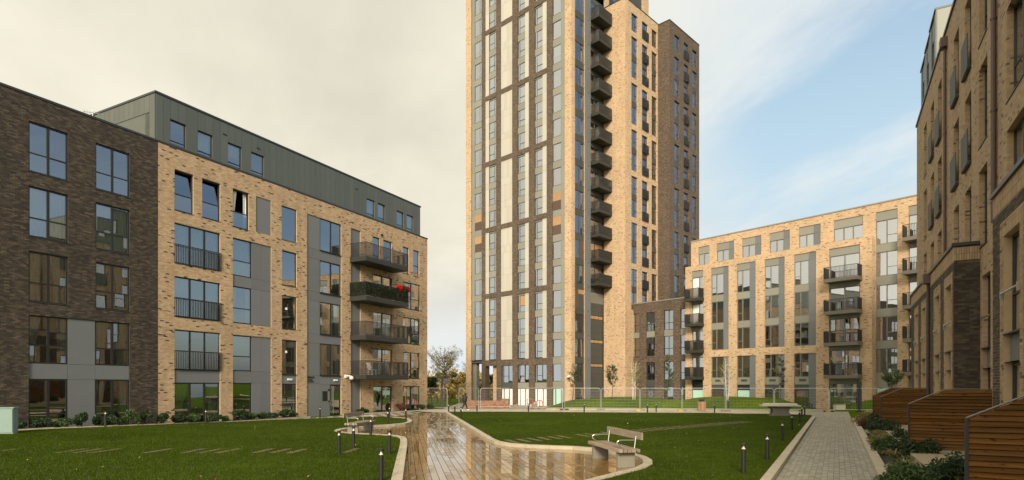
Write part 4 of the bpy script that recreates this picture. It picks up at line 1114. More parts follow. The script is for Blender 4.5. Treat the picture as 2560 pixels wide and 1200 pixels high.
window(TW, TP, -3.18, -1.78, -.4, 1.95, .14, ((0, .35, ()), (.35, 1, ())), fw=.05, glass='green_film', name='door_screen')
panel(TW, TP, -3.18, -1.78, 5.1, 6.0, 'olive_panel', .13)
for z0, z1 in ((-.4, 1.95), (1.95, 2.85), (2.85, 5.1), (5.1, 6.0)): panel(TW, TP, -1.78, -1.09, z0, z1, 'olive_panel', .10)
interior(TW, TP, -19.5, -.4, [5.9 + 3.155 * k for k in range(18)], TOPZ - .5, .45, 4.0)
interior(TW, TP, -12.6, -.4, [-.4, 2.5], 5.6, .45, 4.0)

GL[0] = 'blue_glass'
# right-hand face
wall(TW, TR, 0.0, .7, -.5, TOPZ, [], 'beige_brick_far', name='pier')
mb = MB(); mb.quad((2.75, 0, -.5), (2.75, 0, TOPZ), (2.75, .3, TOPZ), (2.75, .3, -.5)); mb.quad((.7, 0, -.5), (.7, .3, -.5), (.7, .3, TOPZ), (.7, 0, TOPZ)); TW.part('reveal', mb, 'beige_brick_far', TR)
SW2 = ((0, .46, ()), (.46, .88, ()), (.88, 1, ()))
for k in range(-1, 18):
    z0 = 5.95 + 3.155 * k; z1 = z0 + 2.36
    if k == 3:
        panel(TW, TR, .7, 1.7, z0 - 3.155 + 2.36 + .8, z1, 'dark_panel', .15)
    gl_ = None
    if k == 2:
        panel(TW, TR, .7, 1.6, z0, z1, 'mesh_panel', .14); panel(TW, TR, 1.6, 2.75, z0, z0 + 1.8, 'dark_panel', .14); panel(TW, TR, 1.6, 2.75, z0 + 1.8, z1, 'plywood', .14)
    elif k == 4:
        window(TW, TR, .7, 1.7, z0, z1, .14, ONE, fw=.05); panel(TW, TR, 1.7, 2.75, z0, z1, 'mesh_panel', .14)
    else: window(TW, TR, .7, 2.75, z0, z1, .14, SW2, fw=.05, mull=.07, curtain=(None, 2, None, None, 1)[k % 5])
    panel(TW, TR, .7, 2.75, z1, z0 + 3.155, 'dark_panel', .13)
    panel(TW, TR, 2.75, 4.0, z0, z1, 'grey_panel', -.02); panel(TW, TR, 2.75, 4.0, z1, z0 + 3.155, 'grey_panel', -.02)
    mb = MB(); mb.box(0, .14, -.04, -.021, 0, .14); TW.part('vent_slot', mb, 'black_paint', TR, 3.45, 0, z1 + .4)
window(TW, TR, .7, 2.75, -.4, 2.0, .14, D3, fw=.05, name='door_screen'); panel(TW, TR, .7, 2.75, 2.0, 2.8, 'dark_panel', .13); panel(TW, TR, 2.75, 4.0, -.4, 2.8, 'grey_panel', -.02)
for k in range(3, 15):                                   # balcony stack
    z0 = 15.4 + 3.155 * (k - 3)
    wd_ = k == 4
    window(TW, TR, 4.0, 6.95, z0 + .05, z0 + 2.5, .15, ((0, .38, ()), (.38, 1, ())), fw=.06, glass='plywood' if wd_ else None, name='balcony_door', curtain=(None, 1, None)[k % 3])
    panel(TW, TR, 4.0, 6.95, z0 + 2.5, z0 + 3.16, 'dark_panel', .13)
    balcony(TW, TR, 4.0, 6.94, z0 - .1, 1.35, .36, 1.16, pitch=.1, bw=.05)
z = 15.2
panel(TW, TR, 4.0, 6.95, 14.5, 15.4, 'dark_panel', .14)
lv = MB(); lv.box(0, 2.95, 0, .03, 0, 1.35)
for k in range(9): lv.box(.05, 2.9, -.04, -.001, .06 + .14 * k, .13 + .14 * k)
TW.part('louvre', lv, 'olive_panel', TR, 4.0, .1, 13.15)
for z0, z1 in ((11.55, 13.15), (8.35, 11.05), (5.2, 7.9), (2.2, 4.75), (-.4, 2.2)):
    n = 3
    for q in range(n): panel(TW, TR, 4.0, 6.95, z0 + (z1 - z0) * q / n, z0 + (z1 - z0) * (q + 1) / n, 'dark_panel', .12)
for z0, z1 in ((11.05, 11.55), (7.9, 8.35), (4.75, 5.2)):
    for q in range(3): panel(TW, TR, 4.0 + .98 * q, 4.98 + .98 * q, z0, z1, 'plywood', .16, gap=.05)
wall(TW, TR, 6.95, 18.3, 52.0, TOPZ, [(8.2, 12.0, 53.4, 60), (12.6, 17.0, 53.4, 60)], 'beige_brick_far', .5)
for a, b in ((8.2, 12.0), (12.6, 17.0)):
    window(TW, TR, a, b, 53.4, 56.2, .45, D3, frame='dark_panel'); panel(TW, TR, a, b, 56.2, 60, 'dark_panel', .4); juliet(TW, TR, a, b, 53.2, 1.5, -.1)
# light brick wing of the tower
TB = TR.off(0, -3.4)
rows = [51.58 - 3.075 * k for k in range(13)]
bc = ((8.4, 9.85), (11.0, 12.45), (13.5, 14.85))
groups = [(rows[0], rows[0])] + [(rows[2 * q + 1], rows[2 * q + 2]) for q in range(6)]
ops = [(a, b, lo - 2.35, hi) for a, b in bc for hi, lo in groups]
wall(TW, TB, 6.95, 15.15, -.4, 52.85, ops, 'beige_brick_far', .2, name='wing_wall')
mb = MB(); mb.quad((6.95, 0, 52.85), (15.15, 0, 52.85), (15.15, 9, 52.85), (6.95, 9, 52.85)); TW.part('roof', mb, 'dark_panel', TB)
wall(TW, TR.off(6.95).turn(), 0.0, 3.4, -.4, 52.85, [], 'beige_brick_far', name='wing_wall')
coping(TW, TB, 6.9, 15.15, 52.85, -.05, .4, .1); mb = MB(); mb.box(-.0, 3.44, -.05, .4, 52.85, 52.95); TW.part('coping', mb, 'coping_metal', TR.off(6.95).turn())
TD = TR.off(0, -5.2)
rowsd = [51.38 - 3.06 * k for k in range(13)]
dc = ((16.5, 17.9), (19.2, 20.5), (21.75, 23.1))
groupsd = [(rowsd[0], rowsd[0])] + [(rowsd[2 * q + 1], rowsd[2 * q + 2]) for q in range(6)]
opsd = [(a, b, lo - 2.35, hi) for a, b in dc for hi, lo in groupsd]
wall(TW, TD, 15.15, 23.85, -.4, 52.75, opsd, 'brown_brick_far', .2, name='wing_wall')
wall(TW, TB.off(15.15).turn(), 0.002, 1.8, -.4, 52.75, [], 'brown_brick_far', name='wing_wall')
mb = MB(); mb.quad((15.15, 0, 52.75), (23.85, 0, 52.75), (23.85, 11, 52.75), (15.15, 11, 52.75)); mb.quad((23.85, 0, -.4), (23.85, 11, -.4), (23.85, 11, 52.75), (23.85, 0, 52.75)); TW.part('roof', mb, 'dark_panel', TD)
mb = MB(); mb.box(15.1, 23.9, -.05, .4, 52.75, 52.85); TW.part('coping', mb, 'coping_metal', TD)
mb = MB(); mb.box(.002, 1.84, -.05, .4, 52.75, 52.85); TW.part('coping', mb, 'coping_metal', TB.off(15.15).turn())
WN = ((0, .55, ()), (.55, 1, (.38,)))
for pl_, cols_, rw in ((TB, bc, rows), (TD, dc, rowsd)):
    for c, (a, b) in enumerate(cols_):
        for r_, hi in enumerate(rw):
            lo = hi - 2.35
            if c == 1:
                window(TW, pl_, a, b, lo, hi, .14, ((0, 1, (.5,)),), fw=.16); juliet(TW, pl_, a - .06, b + .06, lo - .05, 1.22, -.12, .09, .045)
            else: window(TW, pl_, a, b, lo, hi, .14, WN, fw=.05, mull=.09, curtain=(None, None, 1, None, 3)[(r_ * 2 + c) % 5])
            if r_ and r_ % 2 == 1: panel(TW, pl_, a, b, lo - .725, lo, 'dark_panel', .12)
interior(TW, TB, 7.2, 15.0, [rows[0] - 2.4 - 3.075 * k for k in range(13)][::-1], 52.5, .4, 3.3)
interior(TW, TD, 15.4, 23.7, [rowsd[0] - 2.4 - 3.06 * k for k in range(13)][::-1], 52.5, .4, 5)
def camera_dome(label, M):
    c = thing('security_camera', label, 'camera', M)
    mb = MB(); mb.box(-.12, .12, -.12, 0, -.1, .16); obj('bracket', mb.mesh('bracket', 'white_plastic'), c)
    mb = MB(); mb.tube([(0, -.1, .05), (.18, -.42, .05)], .05, 8); mb.lathe([(.0, .06), (.10, .04), (.17, -.08), (.17, -.22)], 12, (.2, -.45)); obj('housing', mb.mesh('housing', 'white_plastic', True), c)
    mb = MB(); mb.lathe([(.15, -.22), (.13, -.34), (.05, -.42), (0, -.43)], 12, (.2, -.45)); obj('lens_dome', mb.mesh('lens_dome', 'black_paint', True), c)
camera_dome('white dome camera on the sandy brick beside the left entrance', Matrix.Translation((*LP.at(15.25, -.012), 3.0)) @ Matrix.Rotation(math.atan2(LP.d[1], LP.d[0]), 4, 'Z'))
camera_dome('white dome camera low on the cream corner pier of the tower', Matrix.Translation((*TP.at(-.35, -.002), 3.5)) @ Matrix.Rotation(math.atan2(TP.d[1], TP.d[0]), 4, 'Z'))

GL[0] = 'glass'
# ================================================================ low brown link
KP = MP.off(0, .6)
K1 = Building('brick_wing', 'low brown brick wing of five window columns between the tower and the light block', KP)
kc = ((-19.9, -17.7), (-16.2, -14.8), (-13.7, -12.35), (-11.0, -9.6), (-8.6, -7.2))
ops = [(a, b, 6.1, 11.78) for a, b in kc] + [(a, b, -.3, 5.34) for a, b in kc]
wall(K1, KP, -21.2, -6.6, -.3, 13.05, ops, 'brown_brick_far', .22, thick=7)
coping(K1, KP, -21.2, -6.6, 13.05, -.05, .45, .12, 'olive_panel')
for c, (a, b) in enumerate(kc):
    cl = ((0, .5, (.36,)), (.5, 1, (.36,)))
    for q, (z0, z1) in enumerate(((9.33, 11.78), (6.1, 8.55), (3.05, 5.34))): window(K1, KP, a, b, z0, z1, .13, cl, fw=.05, mull=.06, curtain=None)
    panel(K1, KP, a, b, 8.55, 9.33, 'olive_panel', .12); panel(K1, KP, a, b, 2.15, 3.05, 'dark_panel', .12)
    window(K1, KP, a, b, -.3, 2.15, .13, ((0, .3, ()), (.3, 1, ())), fw=.05, curtain=None)
ring = MB()
for q in range(20):
    t0 = 2 * math.pi * q / 20; t1 = 2 * math.pi * (q + 1) / 20
    P_ = lambda t_, r_: (r_ * math.cos(t_) * .9, -.002, r_ * math.sin(t_))
    ring.quad(P_(t0, .19), P_(t1, .19), P_(t1, .36), P_(t0, .36))
K1.part('window_poster', (lambda mb: (mb.box(-.6, .6, 0, .01, -1.0, .75), mb)[1])(MB()), 'dark_panel', None, -13.0, .12, 1.05)
K1.part('poster_ring', ring, 'grey_panel', None, -13.05, .117, 1.2)
interior(K1, KP, -21, -7, (-.3, 3.0, 6.1, 9.3, 12.3), 12.9, .4, 3.4)

GL[0] = 'coated_glass'
# ================================================================ light brick block at the back right
M1 = Building('apartment_building', 'light sandy brick block with tall grey-panelled bays and dark balconies, behind the path', MP)
S_ = ((0.0, 2.4), (3.2, 5.65), (6.43, 8.82), (9.55, 12.05), (12.8, 15.25))
mc = ((-4.0, -1.78, -2.44), (-.78, 1.44, .74), (2.46, 4.66, 4.01), (5.66, 7.89, 7.14))
ops = [(-6.56, -5.05, -.2, 16.02), (9.16, 12.02, -.2, 16.02)]
for a, b, w_ in mc: ops += [(a, b, 6.43, 16.03), (a, b, -.2, 5.65)]
wall(M1, MP, -7.45, 13.05, -.2, 16.66, ops, 'beige_brick_far', .24)
ML = (((0, .42, (.36,)), (.42, 1, ())))
for a, b, w_ in mc:
    for q, (z0, z1) in enumerate(S_):
        cu = (None, None, 2, None, 0)[(q + int(a + 9)) % 5]
        if q == 0:
            gf = {-.78: 'green_film'}.get(a, 'glass')
            window(M1, MP, a, w_, 0.0, z1 - .55, .13, ONE, fw=.06, glass=gf, name='door_screen'); panel(M1, MP, a, w_, z1 - .55, z1, 'black_paint' if gf != 'glass' else 'dark_panel', .14)
        else: window(M1, MP, a, w_, z0, z1, .13, ML, fw=.06, mull=.1, frame='olive_frame', curtain=cu)
        panel(M1, MP, w_, b, z0, z1, 'grey_panel', .08)
    for z0, z1 in ((15.25, 16.03), (12.05, 12.8), (8.82, 9.55), (2.4, 3.2)):
        panel(M1, MP, a, w_, z0, z1, 'olive_panel', .09); panel(M1, MP, w_, b, z0, z1, 'grey_panel', .08)
    for z0 in (2.55,): 
        mb = MB(); mb.box(0, .7, -.02, 0, 0, .25); M1.part('vent_grille', mb, 'dark_panel', MP, a + .5, .085, z0 + .2)
# corner balconies
for q, z0 in enumerate((3.0, 6.15, 9.3, 12.3)):
    balcony(M1, MP, -6.75, -4.9, z0, 1.25, .33, 1.15, pitch=.09, bw=.04)
for q, (z0, z1) in enumerate(((3.2, 5.65), (6.43, 8.82), (9.55, 12.05), (12.8, 15.25))):
    window(M1, MP, -6.56, -5.05, z0 - .1, z1, .15, ((0, .62, ()), (.62, 1, ())), fw=.07, frame='olive_frame', panes=('white_film' if q > 1 else 'coated_glass', 'coated_glass'), name='balcony_door')
    panel(M1, MP, -6.56, -5.05, z1, (z1 + .78) if q < 3 else 16.02, 'olive_panel', .1)
window(M1, MP, -6.56, -5.05, 0, 1.85, .13, ONE, glass='green_film', name='door_screen'); panel(M1, MP, -6.56, -5.05, 1.85, 3.1, 'black_paint', .14)
# wide balconies
for q, (z0, z1) in enumerate(((0.0, 2.5), (3.2, 5.82), (6.4, 8.95), (9.5, 12.05), (12.7, 15.25))):
    window(M1, MP, 9.2, 11.98, z0, z1, .14, DD, fw=.07, frame='olive_frame', name='balcony_door' if q else 'patio_door', curtain=0 if q == 0 else (None, 2, None, None, None)[q])
    panel(M1, MP, 9.16, 12.02, z1, (3.1, 6.3, 9.4, 12.6, 16.02)[q], 'olive_panel', .1)
    if q: balcony(M1, MP, 9.15, 12.25, z0 - .22, 1.3, .33, 1.16, pitch=.12, bw=.022, mat='taupe_metal')
# set-back upper storey and right part
MU = MP.off(0, 1.0)
us = ((-6.3, -4.84, -4.84, 2), (-3.88, -1.66, -2.32, 2), (-.68, 1.58, .86, 2), (2.53, 4.75, 4.06, 2), (5.71, 7.93, 7.23, 2), (9.2, 11.94, 11.94, 3))
ops = [(a, b, 16.86, 19.04) for a, b, _, _ in us] + [(13.07, 14.92, -.2, 19.04), (15.83, 17.9, -.2, 19.04)]
wall(M1, MU, -7.3, 21.0, -.2, 19.85, ops, 'beige_brick_far', .24, thick=12)
mb = MB(); mb.quad((-7.45, 0, 16.66), (13.05, 0, 16.66), (13.05, 1.0, 16.66), (-7.45, 1.0, 16.66)); mb.quad((-7.45, 1, -.2), (-7.45, 0, -.2), (-7.45, 0, 16.66), (-7.45, 1, 16.66)); M1.part('ledge', mb, 'beige_brick_far')
wall(M1, MP.off(13.05).turn2(), 0.0, 1.0, -.2, 16.66, [], 'beige_brick_far')
coping(M1, MU, -7.35, 21.0, 19.85, -.06, .45, .12, 'olive_panel')
for a, b, w_, n in us:
    cols = ((0, .5, ()), (.5, 1, ())) if n == 2 else W3
    window(M1, MU, a, w_, 16.88, 18.17, .13, cols, fw=.06, mull=.12, frame='olive_frame', curtain=0 if int(a) % 2 else None)
    panel(M1, MU, a, w_, 18.17, 19.04, 'olive_panel', .08)
    if w_ < b: panel(M1, MU, w_, b, 16.88, 18.17, 'grey_panel', .07); panel(M1, MU, w_, b, 18.17, 19.04, 'grey_panel', .07)
MR = ((0, .5, ()), (.5, 1, (.36,)))
for q, (z0, z1) in enumerate(((15.9, 18.17), (12.83, 15.14), (9.65, 11.95), (6.59, 8.9), (3.52, 5.84), (0, 2.06))):
    for a, b in ((13.07, 14.92), (15.83, 17.9)):
        window(M1, MU, a, b, z0, z1, .13, MR if q < 5 else ONE, fw=.06, mull=.1, frame='olive_frame', glass='green_film' if q == 5 and a < 14 else None, curtain=1 if q == 4 else None)
        panel(M1, MU, a, b, z1, (19.04, 15.9, 12.83, 9.65, 6.59, 3.52)[q], 'olive_panel', .08)
    if q < 5: balcony(M1, MU, 15.7, 18.4, z0 - .32, 1.3, .33, 1.16, pitch=.12, bw=.022, mat='taupe_metal')
interior(M1, MP, -7.2, 12.8, (0, 3.1, 6.3, 9.45, 12.7, 16.3), 16.6, .45, 4.0)
interior(M1, MU, -7.0, 20.5, (16.65,), 19.6, .45, 4.0)
interior(M1, MU, 13.1, 20.5, (0, 3.4, 6.4, 9.5, 12.7, 15.8), 19.6, .45, 4.0)

# ================================================================ right: brick terrace with projecting bays
R1 = Building('terrace_building', 'tall sandy brick building with dark brick bays and solid window guards, at right', RP)
RM = RP.off(0, .75)
TO = .4                                                    # terrace level
colA = {'a': -15.0, 'b': -12.1, 'c': -9.5, 'd': -4.85, 'e': -2.25, 'f': .45}
ops = []
lv = ((14.25, 17.13), (10.65, 13.4), (7.1, 9.8))
wins = []
for kx, c in colA.items():
    for q, (z0, z1) in enumerate(lv):
        wd = .64 if kx != 'f' else .68
        if q == 2 and kx not in 'f': zz0 = 7.1
        wins.append((kx, q, c - wd, c + wd, z0, z1)); ops.append((c - wd, c + wd, z0, z1))
for c, wd in ((4.75, 1.0), (9.2, 1.0), (13.2, 1.0)):
    for q, (z0, z1) in enumerate(lv): wins.append(('g', q, c - wd, c + wd, z0, z1)); ops.append((c - wd, c + wd, z0, z1))
ops += [(.3, 1.62, 2.86, 6.05), (.3, 1.62, TO - .2, 2.86)]
ops2 = [o_ for o_ in ops]
wall(R1, RM, -19.1, 24, -.1, 18.55, ops2, 'beige_brick_shaded', .24, thick=14)
for kx, q, a, b, z0, z1 in wins:
    window(R1, RM, a, b, z0, z1, .17, ((0, 1, (.36,)),) if kx != 'g' else ((0, .5, (.36,)), (.5, 1, (.36,))), fw=.07, curtain=(None, 2, None)[(q + len(kx + str(int(a)))) % 3], sill=True)
    if kx in 'bcde' and q < 2:
        key = 'guard'
        mb = MB(); w_ = b - a
        mb.box(-.02, w_ + .02, -.13, -.10, -.02, 1.28)
        for x in (-.02, w_ - .02): mb.box(x, x + .04, -.099, -.003, .0, .06)
        mb.box(0, w_, -.098, -.04, -.06, -.021)
        R1.part('window_guard', mb, 'dark_panel', RM, a, 0, z0)
window(R1, RM, .3, 1.62, 3.56, 6.05, .17, ((0, 1, (.4,)),), fw=.07, sill=True); panel(R1, RM, .3, 1.62, 2.86, 3.56, 'grey_panel', .14); window(R1, RM, .3, 1.62, TO, 2.86, .17, ONE, fw=.09, name='door')
mb = MB(); mb.tube([(.22, -.06, 4.58), (1.7, -.06, 4.58)], .025, 6); R1.part('guard_rail', mb, 'steel', RM)
mb = MB(); mb.box(-19.15, 24, -.07, .4, 18.55, 18.68); R1.part('coping', mb, 'coping_metal', RM)
# bays: dark brick with sandy surrounds
def bay(x0, x1, cols_, ends):
    o_ = []
    for a, b in cols_: o_ += [(a, b, 3.54, 6.0), (a, b, 2.84, 3.54), (a, b, TO - .2, 2.84)]
    frame_ = [(a - .36, b + .36, TO - .3, 6.36) for a, b in cols_]
    wall(R1, RP, x0, x1, -.1, 7.25, o_, 'beige_mortar', .26, name='bay_wall')
    dk = lay(x0, x1, TO - .3, 6.72, frame_)
    stuff(R1.part('brick', brick_mesh(dk, 'dark_brick'), None))
    lt = []
    for (a, b), (fa, fb, fz, ft) in zip(cols_, frame_): lt += lay(fa, a, fz, 6.0, []) + lay(b, fb, fz, 6.0, [])
    for fa, fb, fz, ft in frame_:                           # soldier course over each window
        k = int((fb - fa) / .075)
        lt += [(fa + q * .075, fa + q * .075 + .065, 6.0 + .01, 6.225, rng.random() * .9 + .1) for q in range(k)]
        lt += lay(fa, fb, 6.235, 6.36, [])
    k = int((x1 - x0) / .075)
    for zz_ in (6.73, 6.965): lt += [(x0 + q * .075, x0 + q * .075 + .065, zz_, zz_ + .225, rng.random() * .9 + .1) for q in range(k)]
    stuff(R1.part('brick', brick_mesh(lt, 'beige_brick_shaded_near'), None))
    for a, b in cols_:
        window(R1, RP, a, b, 3.56, 6.0, .17, ((0, 1, (.4,)),) if b - a < 1.5 else ((0, .5, (.4,)), (.5, 1, (.4,))), fw=.08, curtain=2 if a > 6 else None, sill=True)
        panel(R1, RP, a, b, 2.86, 3.52, 'grey_panel', .13)
        window(R1, RP, a, b, TO, 2.84, .17, ONE if b - a < 1.5 else DD, fw=.09, name='door')
        mb = MB(); mb.tube([(a - .06, -.05, 4.56), (b + .06, -.05, 4.56)], .028, 6)
        for x in (a - .03, b + .03): mb.box(x - .03, x + .03, -.07, -.012, 4.44, 4.64)
        R1.part('guard_rail', mb, 'steel', None)
    mb = MB(); mb.box(x0 - .05, x1 + .05, -.07, .74, 7.25, 7.36); R1.part('coping', mb, 'coping_metal')
bay(-14.1, -.004, [(-12.2, -10.95), (-9.2, -7.95), (-4.75, -3.5), (-1.9, -.62)], 1)
bay(6.14, 24, [(7.3, 8.85), (11.3, 12.85), (15.3, 16.9), (19.3, 20.9)], 0)
for pl_, x1, pre in ((RP.turn2(), .75, True), (RP.off(24).turn2(), .75, False)):
    wall(R1, pl_, 0.0, x1, -.1, 7.25, [], 'dark_mortar', name='bay_wall')
    bl = lay(0, x1, .4, 6.72, []); bl.sort(key=lambda q: -q[2] if q[2] < 0 else q[2])
    cache = {}
    if pre:
        for a, b, c, d, rv in bl[:300]:
            key = (round(b - a, 3), int(rv * 8)); me = cache.get(key)
            if me is None: me = cache[key] = brick_mesh([(0, b - a, 0, d - c, (key[1] + .5) / 8)], 'dark_brick')
            R1.part('brick', me, None, pl_, a, 0, c)
        bl = bl[300:]
    if bl: stuff(R1.part('brick', brick_mesh(bl, 'dark_brick'), None, pl_))
    lt = []
    for zz_ in (6.73, 6.965): lt += [(q * .075, q * .075 + .065, zz_, zz_ + .225, rng.random() * .9 + .1) for q in range(10)]
    stuff(R1.part('brick', brick_mesh(lt, 'beige_brick_shaded_near'), None, pl_))
interior(R1, RM, -18.8, 23.5, (.38, 3.5, 7.0, 10.6, 14.2, 18.0), 18.4, .5, 4.0)
# downpipes
def pipe(x, y, z0, z1, hop=None, r=.085):
    mb = MB(); mb.tube([(x, y, z0), (x, y, z1)], r, 10)
    z = z0 + .6
    while z < z1: mb.tube([(x, y, z), (x, y, z + .07)], r * 1.25, 10); z += 2.9
    if hop: mb.box(x - .24, x + .24, y - .2, y + .2, hop, hop + .42)
    R1.part('downpipe', mb, 'downpipe_metal', RP)
pipe(2.55, .66, 7.4, 18.4, r=.075); pipe(-7.3, .67, 7.4, 17.9, 17.75, r=.06); pipe(-6.3, -.08, .4, 6.9, 6.85, r=.06)
# metal clad roof storey
RC = RM.off(0, .25)
for k, (x0, x1) in enumerate(((-19.15, -16.75), (-16.72, -14.35), (-14.32, -12.0))):
    pc = RC.off(0, -.04 * k); z1 = 21.95 + .04 * k
    wall(R1, pc, x0, x1, 18.4, z1, [(x0 + .7, x0 + 1.6, 19.3, 20.9)], 'cladding_metal', .25, name='clad_wall', thick=9)
    window(R1, pc, x0 + .7, x0 + 1.6, 19.3, 20.9, .2, ONE)
    mb = MB(); mb.box(x0 - .02, x1 + .02, -.08, 9, z1, z1 + .1); R1.part('coping', mb, 'coping_metal', pc)
    for a, b in ((x0 + .02, x0 + .68), (x0 + 1.62, x1 - .02)): panel(R1, pc, a, b, 18.45, z1 - .02, 'cladding_metal', -.028, 'cladding_panel', .028)
pe = RC.off(-12.0, -.08).turn2()
for q in range(8): panel(R1, pe, .02 + q * .6, .6 + q * .6, 18.45, 21.95, 'cladding_metal', -.03, 'cladding_panel', .03)

# terrace slab and timber screens
tb = MB(); tb.box(-19.4, 26, -1.9, -.002, -.1, TO); tb.box(.004, 6.13, 0, .74, -.1, TO)
tr_ = struct(obj('terrace', tb.mesh('terrace', 'terrace_concrete'), None, RP.W))
def screen(x, label, n=19):
    s_ = thing('timber_screen', label, 'fence', RP.W @ Matrix.Translation((x, 0, 0)), 'slatted timber screens between the terraces')
    zlo = .47; pitch = .0885
    def top(y): return 1.73 if y <= -1.9 else min(2.15, 1.73 + (y + 1.9) * .42 / .85)
    for k in range(n):
        z0 = zlo + k * pitch; z1 = min(z0 + pitch - .011, 2.15)
        def ystart(z): return -1.87 if z <= 1.73 else -1.87 + (z - 1.73) * .85 / .42
        ya, yb = ystart(z0), ystart(z1 - .001)
        if ya > -.03: continue
        mb = MB(); i = 0
        P0 = [(ya, z0), (-.012, z0), (-.012, z1), (yb, z1)]
        t0 = .016 + rng.uniform(-.0015, .0015)
        v0 = [(t0 + .014, p[0], p[1]) if p[1] == z0 else (t0 - .012, p[0], p[1]) for p in P0]; v1 = [(-.012, p[0], p[1]) for p in P0]
        mb.v = v0 + v1; mb.f = [(3, 2, 1, 0), (4, 5, 6, 7), (0, 1, 5, 4), (1, 2, 6, 5), (2, 3, 7, 6), (3, 0, 4, 7)]; mb.f = [tuple(f) for f in mb.f]; mb.m = [0] * 6
        obj('board', mb.mesh('board', 'fence_wood'), s_)
    mb = MB(); mb.prism([(-1.86, zlo), (-.015, zlo), (-.015, 2.14), (-1.03, 2.14), (-1.86, 1.72)], 0, .006)
    mb.v = [(v_[1] - .03, v_[0], v_[2]) for v_ in mb.v]; mb.f = [tuple(reversed(f_)) for f_ in mb.f]; obj('shade_backing', mb.mesh('shade_backing', 'gap_shade'), s_)  # sheet added behind the boards, its dark colour painting the shadow lines
    mb = MB(); mb.box(-.035, .035, -1.915, -1.872, TO - .05, 1.735); obj('post', mb.mesh('post', 'frame_metal'), s_)
    mb = MB(); mb.tube([(0, -1.90, 1.745), (0, -1.05, 2.165), (0, -.012, 2.165)], .017, 6); obj('top_rail', mb.mesh('top_rail', 'rail_cap'), s_)
    mb = MB(); mb.box(-.02, .02, -1.86, -.02, zlo - .04, zlo - .006)
    for y in (-1.6, -.9, -.2): mb.box(-.03, .03, y - .05, y + .05, TO, zlo - .041)
    obj('bottom_rail', mb.mesh('bottom_rail', 'galvanised'), s_)
    return s_
screen(14.75, 'dark slatted timber screen nearest the camera, cut off by the right edge')
screen(6.10, 'second slatted timber screen from the camera, with pale concrete floor in front')
screen(-6.35, 'third slatted timber screen, reaching the downpipe on the dark bay')
screen(-13.1, 'farthest slatted timber screen, mostly hidden behind the third one')

# ================================================================ benches
def bench(label, M):
    b = thing('park_bench', label, 'bench', M)             # x across (front -x), y along
    for sy in (-1.05, 1.05):
        mb = MB(); mb.box(-.25, .25, sy - .06, sy + .06, 0, .43); obj('leg', mb.mesh('leg', 'concrete'), b)
    for k in range(5):
        x = -.30 + k * .125
        mb = MB(); mb.box(x, x + .105, -1.36, 1.36, .432, .52); obj('slat', mb.mesh('slat', 'bench_wood'), b)
    mb = MB(); mb.box(.335, .385, -1.36, 1.36, .77, .97); br = obj('backrest', mb.mesh('backrest', 'bench_wood'), b)
    for sy in (-1.05, 1.05):
        mb = MB(); mb.tube([(.26, sy, .50), (.31, sy, .86)], .022, 8); obj('back_bracket', mb.mesh('back_bracket', 'steel'), b)
        mb = MB(); mb.tube([(.29, sy, .74), (-.12, sy, .745), (-.2, sy, .735), (-.245, sy, .70), (-.25, sy, .65), (-.21, sy, .60), (-.12, sy, .525)], .017, 8); obj('armrest', mb.mesh('armrest', 'steel'), b)
    return b
bench('wood and concrete bench beside the wet planks in the right curved recess', T(2.95, 17.8, 0, math.radians(11)))
bench('distant wood and concrete bench in the left grass recess, end towards the camera', T(-7.35, 29.4, 0, math.radians(180 - 6)))

